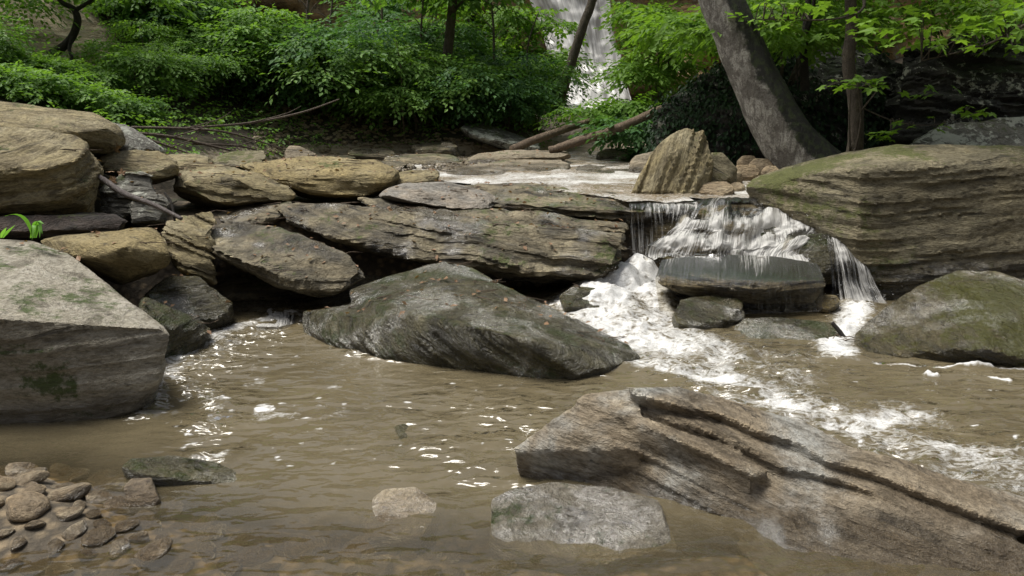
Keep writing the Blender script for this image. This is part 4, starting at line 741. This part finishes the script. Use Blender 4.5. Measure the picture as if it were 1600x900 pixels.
# bare thin stems standing among the shrubs
for px, y0, y1, Y, lean, r_ in [(165, 110, -40, 12.6, 12, .022), (225, 150, 0, 12.8, -20, .014), (340, 190, 40, 12.4, 25, .012), (432, 190, 60, 12.6, -18, .013), (512, 150, -20, 14.2, 10, .03), (545, 200, 70, 12.7, 22, .012), (632, 205, 60, 12.7, -14, .014), (655, 170, -20, 14.4, 8, .028), (775, 170, -20, 15, -10, .03), (815, 165, 20, 15, 26, .02), (265, 120, -30, 13.6, -6, .03), (478, 110, -30, 15.6, 6, .035), (600, 130, -30, 15.4, -8, .03)]:
    b_ = P(px, y0, Y); g_ = min(b_[2], gz(b_[0], b_[1]) - .05); W = [np.array([b_[0], b_[1], g_]), P(px + lean * .3, (y0 * 2 + y1) / 3, Y), P(px + lean * .4, (y0 + 2 * y1) / 3, Y), P(px + lean, y1, Y)]
    o = tag(empty('bare_stem', W[0]), ('thicker' if r_ > .025 else 'thin') + ' bare woody stem rising among the shrubs of the wooded bank', 'stem', ('thicker' if r_ > .025 else 'thin') + ' bare stems on the wooded bank')
    obj('trunk', tubes('trunk', [(np.array(W) - W[0], [r_, r_ * .9, r_ * .75, r_ * .5])], nseg=7, rough=.1), BARKG if px % 2 else TWIG, o)
    for k in range(4):
        f_ = .35 + .15 * k; c_ = W[1] * (1 - f_) + W[3] * f_; d_ = np.array([(-1) ** k * random.uniform(.2, .5), random.uniform(-.3, .1), random.uniform(.1, .4)])
        obj('twig', tubes('twig', [([c_ - W[0], c_ - W[0] + d_ * .5 + (0, 0, .05), c_ - W[0] + d_], [r_ * .4, r_ * .12])], nseg=5, sub=3), TWIG, o)

# ivy over the dark boulder
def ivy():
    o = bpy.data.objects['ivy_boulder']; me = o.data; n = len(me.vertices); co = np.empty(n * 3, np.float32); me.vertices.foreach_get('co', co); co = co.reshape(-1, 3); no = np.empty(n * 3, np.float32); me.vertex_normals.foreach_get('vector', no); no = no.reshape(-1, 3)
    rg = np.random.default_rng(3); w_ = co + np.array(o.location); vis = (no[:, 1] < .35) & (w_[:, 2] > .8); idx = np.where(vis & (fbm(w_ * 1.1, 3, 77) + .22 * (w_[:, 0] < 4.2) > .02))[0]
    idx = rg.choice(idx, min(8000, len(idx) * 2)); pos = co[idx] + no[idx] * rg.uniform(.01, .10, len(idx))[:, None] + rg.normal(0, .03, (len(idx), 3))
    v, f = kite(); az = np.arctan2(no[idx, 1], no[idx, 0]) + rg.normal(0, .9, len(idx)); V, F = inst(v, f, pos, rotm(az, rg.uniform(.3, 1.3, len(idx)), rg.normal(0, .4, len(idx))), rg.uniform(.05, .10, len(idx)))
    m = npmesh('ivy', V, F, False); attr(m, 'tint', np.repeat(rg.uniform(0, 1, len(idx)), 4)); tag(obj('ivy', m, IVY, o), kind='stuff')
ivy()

# big lobed leaves close by: each leaf an object
def lobed(seed, lobes=5):
    rg = np.random.default_rng(seed); pts = [(0, 0, 0)]
    ang = np.linspace(-118, 118, lobes); rim = []
    for k, a in enumerate(ang):
        L_ = (.62, .86, 1., .86, .62)[k] * rg.uniform(.93, 1.07)
        if k: m = (ang[k - 1] + a) / 2; rim.append((.50 * math.cos(R(m)), .50 * math.sin(R(m)), .05))
        for da, q in ((-13, .74), (0, 1.), (13, .74)): rim.append((L_ * q * math.cos(R(a + da)), L_ * q * math.sin(R(a + da)), .04 - .12 * q * q))
    v = np.array([(0, 0, 0)] + rim); v[:, 0] += .25; n = len(rim); f = np.array([(0, i + 1, i + 2) for i in range(n - 1)])
    me = npmesh('leaf', v, f, False); attr(me, 'tint', np.full(len(v), rg.uniform(.2, 1))); return me
LOB = [lobed(i) for i in range(8)]
for m in LOB: m.materials.append(LEAFY)
def leafy_branch(label, pts, rad, boxes, n, size, seed, mat=BARKG, name='leafy_branch'):
    rg = np.random.default_rng(seed); base = P(*pts[0]); root = empty(name, base); tag(root, label, 'branch')
    W = [P(*q) for q in pts]; obj('stem', tubes('stem', [(np.array(W) - base, rad)], nseg=7), mat, root); Wd = cr(np.array(W), 40)
    for k in range(n):
        bx = boxes[k % len(boxes)]; q = P(rg.uniform(bx[0], bx[1]), rg.uniform(bx[2], bx[3]), rg.uniform(bx[4], bx[5]))
        j = np.argmin(((Wd - q) ** 2).sum(1)); lf = obj('leaf', LOB[int(rg.integers(0, 8))], parent=root, loc=q - base)
        lf.rotation_euler = (rg.normal(0, .3), rg.normal(.25, .28), rg.uniform(-3.14, 3.14)); s = size * rg.uniform(.65, 1.25); lf.scale = (s, s, s)
        if k % 3 == 0:
            obj('twig', tubes('twig', [([Wd[j] - base, (Wd[j] + q) / 2 - base + (0, 0, .03), q - base], [.006, .003])], nseg=4, sub=3), mat, root)
leafy_branch('overhanging branch of big lobed leaves at the upper right', [(1750, -20, 6.6), (1600, 40, 6.6), (1540, 70, 6.7), (1440, 95, 6.8)], [.02, .012, .004], [(1430, 1620, 20, 75, 6.2, 7.), (1500, 1650, 0, 60, 6.2, 7), (1340, 1520, 30, 80, 6.6, 7.2)], 95, .105, 1)
leafy_branch('leafy branch hanging in front of the slender tree', [(1330, -40, 7.4), (1350, 10, 7.3), (1300, 30, 7.2), (1180, 30, 7.1)], [.02, .01, .004], [(1180, 1260, -5, 45, 7, 7.4), (1260, 1420, -5, 60, 7, 7.6), (1330, 1480, 0, 70, 7, 7.8)], 90, .10, 2)
leafy_branch('layered spray of lobed leaves on the slender stem over the dark gap', [(1335, 240, 7.9), (1345, 190, 7.8), (1340, 130, 7.7)], [.014, .009, .004], [(1288, 1385, 120, 139, 7.4, 7.8), (1300, 1380, 122, 136, 7.4, 7.8), (1355, 1400, 200, 218, 7.7, 7.9)], 42, .10, 3, name='leafy_sapling')
leafy_branch('sparse arching sprig of lobed leaves before the pale back rock', [(1350, 170, 8.0), (1400, 190, 7.9), (1460, 195, 7.8), (1530, 175, 7.8)], [.008, .005, .003], [(1390, 1480, 182, 205, 7.6, 7.9), (1480, 1550, 165, 182, 7.6, 7.9), (1400, 1500, 130, 150, 8, 8.4)], 34, .085, 4, name='leafy_sprig')

# ------------------------------------------------------------------ logs, sticks
def log(name, label, pts, rad, mat, cat='log', nseg=12, rough=.2, limbs=(), world=False):
    W = np.array([P(*q) for q in pts]); org = W[np.argmin(W[:, 2])]; v, f, t = tube(W - org, rad, nseg, rough, len(label), 8)
    o = tag(obj(name, npmesh(name, v, [f, t]), mat, loc=org), label, cat)
    for l in limbs:
        v, f, t = tube(np.array([P(*q) for q in l[0]]) - org, l[1], 6, .1, 3, 5); obj('side_branch', npmesh('side_branch', v, [f, t]), mat, o)
    return o
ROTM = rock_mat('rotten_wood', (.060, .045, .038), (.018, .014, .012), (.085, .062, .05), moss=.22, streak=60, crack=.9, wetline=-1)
rock('rotten_log', 'dark rotten log lying between the rounded boulder and the grey boulder', [
    H([(-150, 340, 5.0), (0, 337, 5.02), (110, 336, 5.05), (215, 335, 5.1), (232, 346, 5.08), (205, 357, 5.0), (110, 364, 4.92), (0, 368, 4.85), (-150, 366, 4.85)], back=.16),
    H([(150, 340, 5.05), (232, 344, 5.05), (228, 352, 5.0), (160, 358, 4.95)], back=.1)], ROTM, L=(.0, -.5, 1), amp=.03, lump=.03, freq=24, cat='log')
log('pale_stick', 'pale bare stick slanting down in front of the stepped stone', [(140, 266, 5.5), (165, 283, 5.45), (195, 303, 5.4), (240, 320, 5.35), (284, 342, 5.3)], [.014, .022, .022, .017, .014], DRIFT, 'stick', 8, .12)
log('dark_twig', 'short dark forked twig standing beside the pale stick', [(257, 301, 5.4), (268, 318, 5.36), (273, 345, 5.3)], [.008, .010, .008], BARKD, 'stick', 6, .1, limbs=[([(268, 318, 5.36), (276, 314, 5.35)], [.006, .004])])
log('fallen_log', 'bare fallen log leaning onto the gravel bar', [(800, 234, 11.6), (840, 217, 11.9), (892, 199, 12.3), (960, 178, 12.8)], [.065, .065, .06, .04], LOGM, rough=.12)
log('peeling_log', 'darker peeling fallen log running up to the ivy-draped boulder', [(858, 236, 11.3), (910, 219, 11.3), (960, 203, 11.2), (1030, 172, 11.0), (1060, 160, 11)], [.06, .072, .068, .06, .04], LOGM, rough=.25)
for pts, r_ in [([(205, 199, 8.2), (290, 201, 8.4), (360, 208, 8.7), (440, 232, 9.2)], .016), ([(290, 200, 8.6), (390, 192, 9.2), (470, 176, 9.8), (530, 155, 10.4)], .015), ([(212, 208, 8.0), (270, 214, 8.2), (330, 228, 8.4), (372, 238, 8.6)], .018), ([(230, 217, 7.9), (268, 230, 8.0), (310, 245, 8.1)], .014), ([(300, 225, 8.3), (372, 228, 8.7), (420, 240, 9.0)], .012)]:
    log('dead_branch', 'thin bare dead branch sprawling behind the left-hand boulders', pts, [r_, r_, r_ * .5], TWIG, 'branch', 6, .1, limbs=[([pts[1], ((pts[1][0] + pts[2][0]) / 2 + 15, pts[1][1] - 14, pts[1][2]), (pts[2][0], pts[1][1] - 26, pts[1][2])], [r_ * .5, r_ * .2])])['group'] = 'dead branches behind the left boulders'
log('dead_limb', 'long brown dead limb leaning on the bank below the grey tree', [(585, 35, 13.6), (600, 65, 13.6), (640, 100, 13.5), (680, 130, 13.4), (706, 150, 13.3)], [.02, .03, .035, .05, .06], LOGM, 'branch', 8, .12, limbs=[([(620, 85, 13.5), (632, 130, 13.3), (625, 175, 13.1), (628, 215, 12.9)], [.018, .01]), ([(640, 100, 13.5), (660, 90, 13.3), (690, 100, 13.2)], [.012, .005]), ([(650, 110, 13.4), (655, 135, 13.2), (645, 165, 13.1)], [.012, .005]), ([(610, 75, 13.5), (590, 100, 13.4), (592, 130, 13.3)], [.012, .005])])
log('jutting_stick', 'short dark stick jutting up beside the low slab at the cascade foot', [(1321, 530, 4.85), (1312, 518, 4.88), (1300, 504, 4.9)], [.014, .015, .013], BARKD, 'stick', 7, .1)
tw = random.Random(4)
o = tag(empty('twig_pile', P(1325, 540, 4.75)), 'little tangle of brown twigs caught against the glistening boulder', 'twigs')
for k in range(16):
    a = np.array([tw.uniform(-.16, .08), tw.uniform(-.05, .08), tw.uniform(0, .05)]); d = np.array([tw.uniform(-.12, .12), tw.uniform(-.05, .05), tw.uniform(-.02, .06)])
    obj('twig', tubes('twig', [([a, a + d * .5 + (0, 0, .01), a + d], [.004, .003])], nseg=5, sub=2), LOGM, o)
log('thin_twig', 'thin dark twig sticking out of the froth below the lip', [(980, 388, 5.9), (1000, 395, 5.8), (1028, 410, 5.65)], [.004, .004, .003], BARKD, 'twig', 5, 0)
# grass tuft
g0 = P(50, 372, 4.55); o = tag(empty('grass_tuft', g0), 'tuft of bright green grass blades in front of the rotten log', 'grass')
for px, py, mx, my, ex, ey in [(52, 372, 50, 335, 68, 350), (54, 372, 60, 322, 66, 366), (48, 372, 58, 330, 50, 375), (50, 368, 42, 325, 8, 338), (56, 372, 64, 330, 62, 372), (5, 372, 12, 360, 24, 352), (2, 372, 4, 362, 10, 356)]:
    a, b, c = P(px, py, 4.55), P(mx, my, 4.5), P(ex, ey, 4.45); t = np.linspace(0, 1, 9)[:, None]; ln = (1 - t) ** 2 * a + 2 * t * (1 - t) * b + t * t * c
    wd = .011 * np.sin(np.clip(t * .9 + .1, 0, 1) * np.pi) + .001; v = np.concatenate([ln - wd * (1, .25, 0), ln + wd * (1, .25, 0) + (0, 0, .003)]) - g0
    i = np.arange(8); me = npmesh('blade', v, np.stack([i, i + 1, i + 10, i + 9], 1)); attr(me, 'tint', np.full(18, tw.random())); obj('blade', me, GRASS, o)
# dead leaves caught between the boulders
o = tag(empty('dead_leaf_litter', P(172, 285, 6.0)), 'curled brown dead leaves caught in the gap by the stepped stone', 'dead leaves')
for k, (px, py, Y) in enumerate([(168, 268, 6.0), (176, 275, 5.98), (182, 282, 5.95), (190, 274, 6.0), (185, 226, 6.3), (180, 230, 6.28), (172, 290, 5.9)]):
    q = P(px, py, Y) - np.array(o.location); l = obj('leaf', LOB[k % 8].copy(), parent=o, loc=q); l.data.materials.clear(); l.data.materials.append(DRY); l.scale = (.05,) * 3; l.rotation_euler = (k, k * 1.7, k * .6)

# ------------------------------------------------------------------ cobbles in the shallows, gravel bar
CB = []
for i in range(6):
    rg = np.random.default_rng(200 + i); bm = bmesh.new(); bmesh.ops.create_icosphere(bm, subdivisions=3, radius=1.); me = bpy.data.meshes.new('cobble'); bm.to_mesh(me); bm.free()
    co = np.array([v.co for v in me.vertices]); k = rg.uniform(.75, 1.1, 3) * (1.15, .95, .5)
    for _ in range(7):
        n = rg.normal(0, 1, 3); n /= np.linalg.norm(n); d = co @ n; lim = rg.uniform(.55, .85); co -= n * np.maximum(d - lim, 0)[:, None] * .9
    co = co * k + .06 * fbm(co * 2, 3, i)[:, None]; me.vertices.foreach_set('co', co.astype(np.float32).ravel()); attr(me, 'lc', co * .12 + i, 'FLOAT_VECTOR'); me.polygons.foreach_set('use_smooth', np.ones(len(me.polygons), bool)); me.materials.append(PEB); CB.append(me)
rg = np.random.default_rng(77); placed = []
for k in range(2600):
    px, py = rg.uniform(-80, 800), rg.uniform(690, 905); q = PZ(px, py, -.05); s = rg.uniform(.03, .085)
    if px > 190 + (py - 690) * 1.1 + max(0, py - 790) * 5 or len(placed) > 230: continue
    if any((q[0] - a) ** 2 + (q[1] - b) ** 2 < (.85 * (s + c)) ** 2 for a, b, c in placed): continue
    placed.append((q[0], q[1], s)); o = obj('cobble', CB[int(rg.integers(0, 6))], loc=(q[0], q[1], gz(q[0], q[1]) + .02 + s * .12)); o.scale = (s, s, s); o.rotation_euler = (rg.normal(0, .15), rg.normal(0, .15), rg.uniform(0, 6.28))
    tag(o, 'rounded tan cobble lying on the bottom of the pebbly shallows', 'cobble', 'cobbles in the pebbly shallows')
def gravel():
    rg = np.random.default_rng(8); bm = bmesh.new(); bmesh.ops.create_icosphere(bm, subdivisions=1, radius=1.); v = np.array([x.co for x in bm.verts]) * (1.2, .9, .5); f = np.array([[x.index for x in q.verts] for q in bm.faces]); bm.free()
    px = rg.uniform(400, 1060, 6500); py = rg.normal(238, 11, 6500); pos = np.array([PZ(a, np.clip(b, 222, 268), .80) for a, b in zip(px, py)]); k = (pos[:, 1] > 9.3) & (pos[:, 1] < 13.5); pos = pos[k]
    k = ((pos[:, 0] < -.2) | (pos[:, 0] > 2.0)); pos = pos[k]; n = len(pos); g = ground(pos[:, :2]); pos[:, 2] = np.maximum(g, .77) + .0
    V, F = inst(v, f, pos, rotm(rg.uniform(0, 6.28, n), rg.normal(0, .2, n), rg.normal(0, .2, n)), rg.uniform(.015, .06, n) ** 1.0)
    me = npmesh('gravel_bar', V, F, False); attr(me, 'lc', V, 'FLOAT_VECTOR'); tag(obj('gravel_bar', me, FAR), 'brown gravel and stone chips along the foot of the bank', 'gravel', kind='stuff')
gravel()

# dry leaves, twigs and chips fallen into the joints of the rock pile
def litter():
    rg = np.random.default_rng(31); dg = bpy.context.evaluated_depsgraph_get(); LV, LF, LT, off = [], [], [], 0; v, f = kite(); st = []
    rocks = {o.name for o in C.objects if o.get('category') in ('rock', 'boulder', 'slab', 'ledge')}
    for k in range(900):
        x, y = rg.uniform(-3.2, 1.0), rg.uniform(4.4, 7.6) if k % 3 else rg.uniform(9, 12.5)
        hit, loc, nr, idx, ob, mt = S.ray_cast(dg, (x, y, 1.9), (0, 0, -1))
        if not hit or ob.name not in rocks or nr[2] < .55: continue
        if k % 4 == 0: st.append(([np.array(loc) + (0, 0, .006), np.array(loc) + (rg.normal(0, .06), rg.normal(0, .05), .018), np.array(loc) + (rg.normal(0, .12), rg.normal(0, .08), .008)], [.004, .002])); continue
        V, F = inst(v, f, np.array([loc]) + (0, 0, .01), rotm(rg.uniform(0, 6.28, 1), rg.normal(0, .3, 1), rg.normal(0, .5, 1)), rg.uniform(.03, .06, 1)); LV.append(V); LF.append(F + off); off += len(V); LT += [rg.random()] * len(V)
    me = npmesh('leaf_litter', np.concatenate(LV), np.concatenate(LF), False); attr(me, 'tint', LT); tag(obj('leaf_litter', me, DRY), 'scattered brown dead leaves lying on the rock pile', 'leaf litter', kind='stuff')
    tag(obj('twig_litter', tubes('twig_litter', st, nseg=4, sub=2), LOGM), 'short broken twigs strewn over the rock pile', 'twigs', kind='stuff')
litter()

def spray():
    rg = np.random.default_rng(41); bm = bmesh.new(); bmesh.ops.create_icosphere(bm, subdivisions=1, radius=1.); v = np.array([x.co for x in bm.verts]); f = np.array([[x.index for x in q.verts] for q in bm.faces]); bm.free(); pos = []
    for px, py, Y, sx, sy, n in [(1030, 392, 6.1, 26, 10, 70), (1150, 345, 6.3, 60, 10, 90), (1180, 372, 6.05, 60, 10, 90), (1345, 470, 5.65, 30, 12, 110), (1300, 375, 6.05, 14, 10, 40), (1220, 318, 6.6, 18, 6, 40), (980, 440, 5.8, 30, 14, 70)]:
        for _ in range(n): pos.append(P(px + rg.normal(0, sx), py + rg.normal(0, sy) - abs(rg.normal(0, 4)), Y + rg.normal(-.05, .06)))
    pos = np.array(pos); n = len(pos); V, F = inst(v, f, pos, rotm(rg.uniform(0, 6, n), rg.uniform(0, 1, n), rg.uniform(0, 1, n)), rg.uniform(.001, .0032, n))
    t = NT('water_drop'); m = t.done(t.n('BsdfPrincipled', {'Base Color': (.8, .8, .78), 'Roughness': .15}).outputs[0])
    tag(obj('spray', npmesh('spray', V, F), m), 'fine white water drops flying off the cascade', 'spray', kind='stuff')
spray()
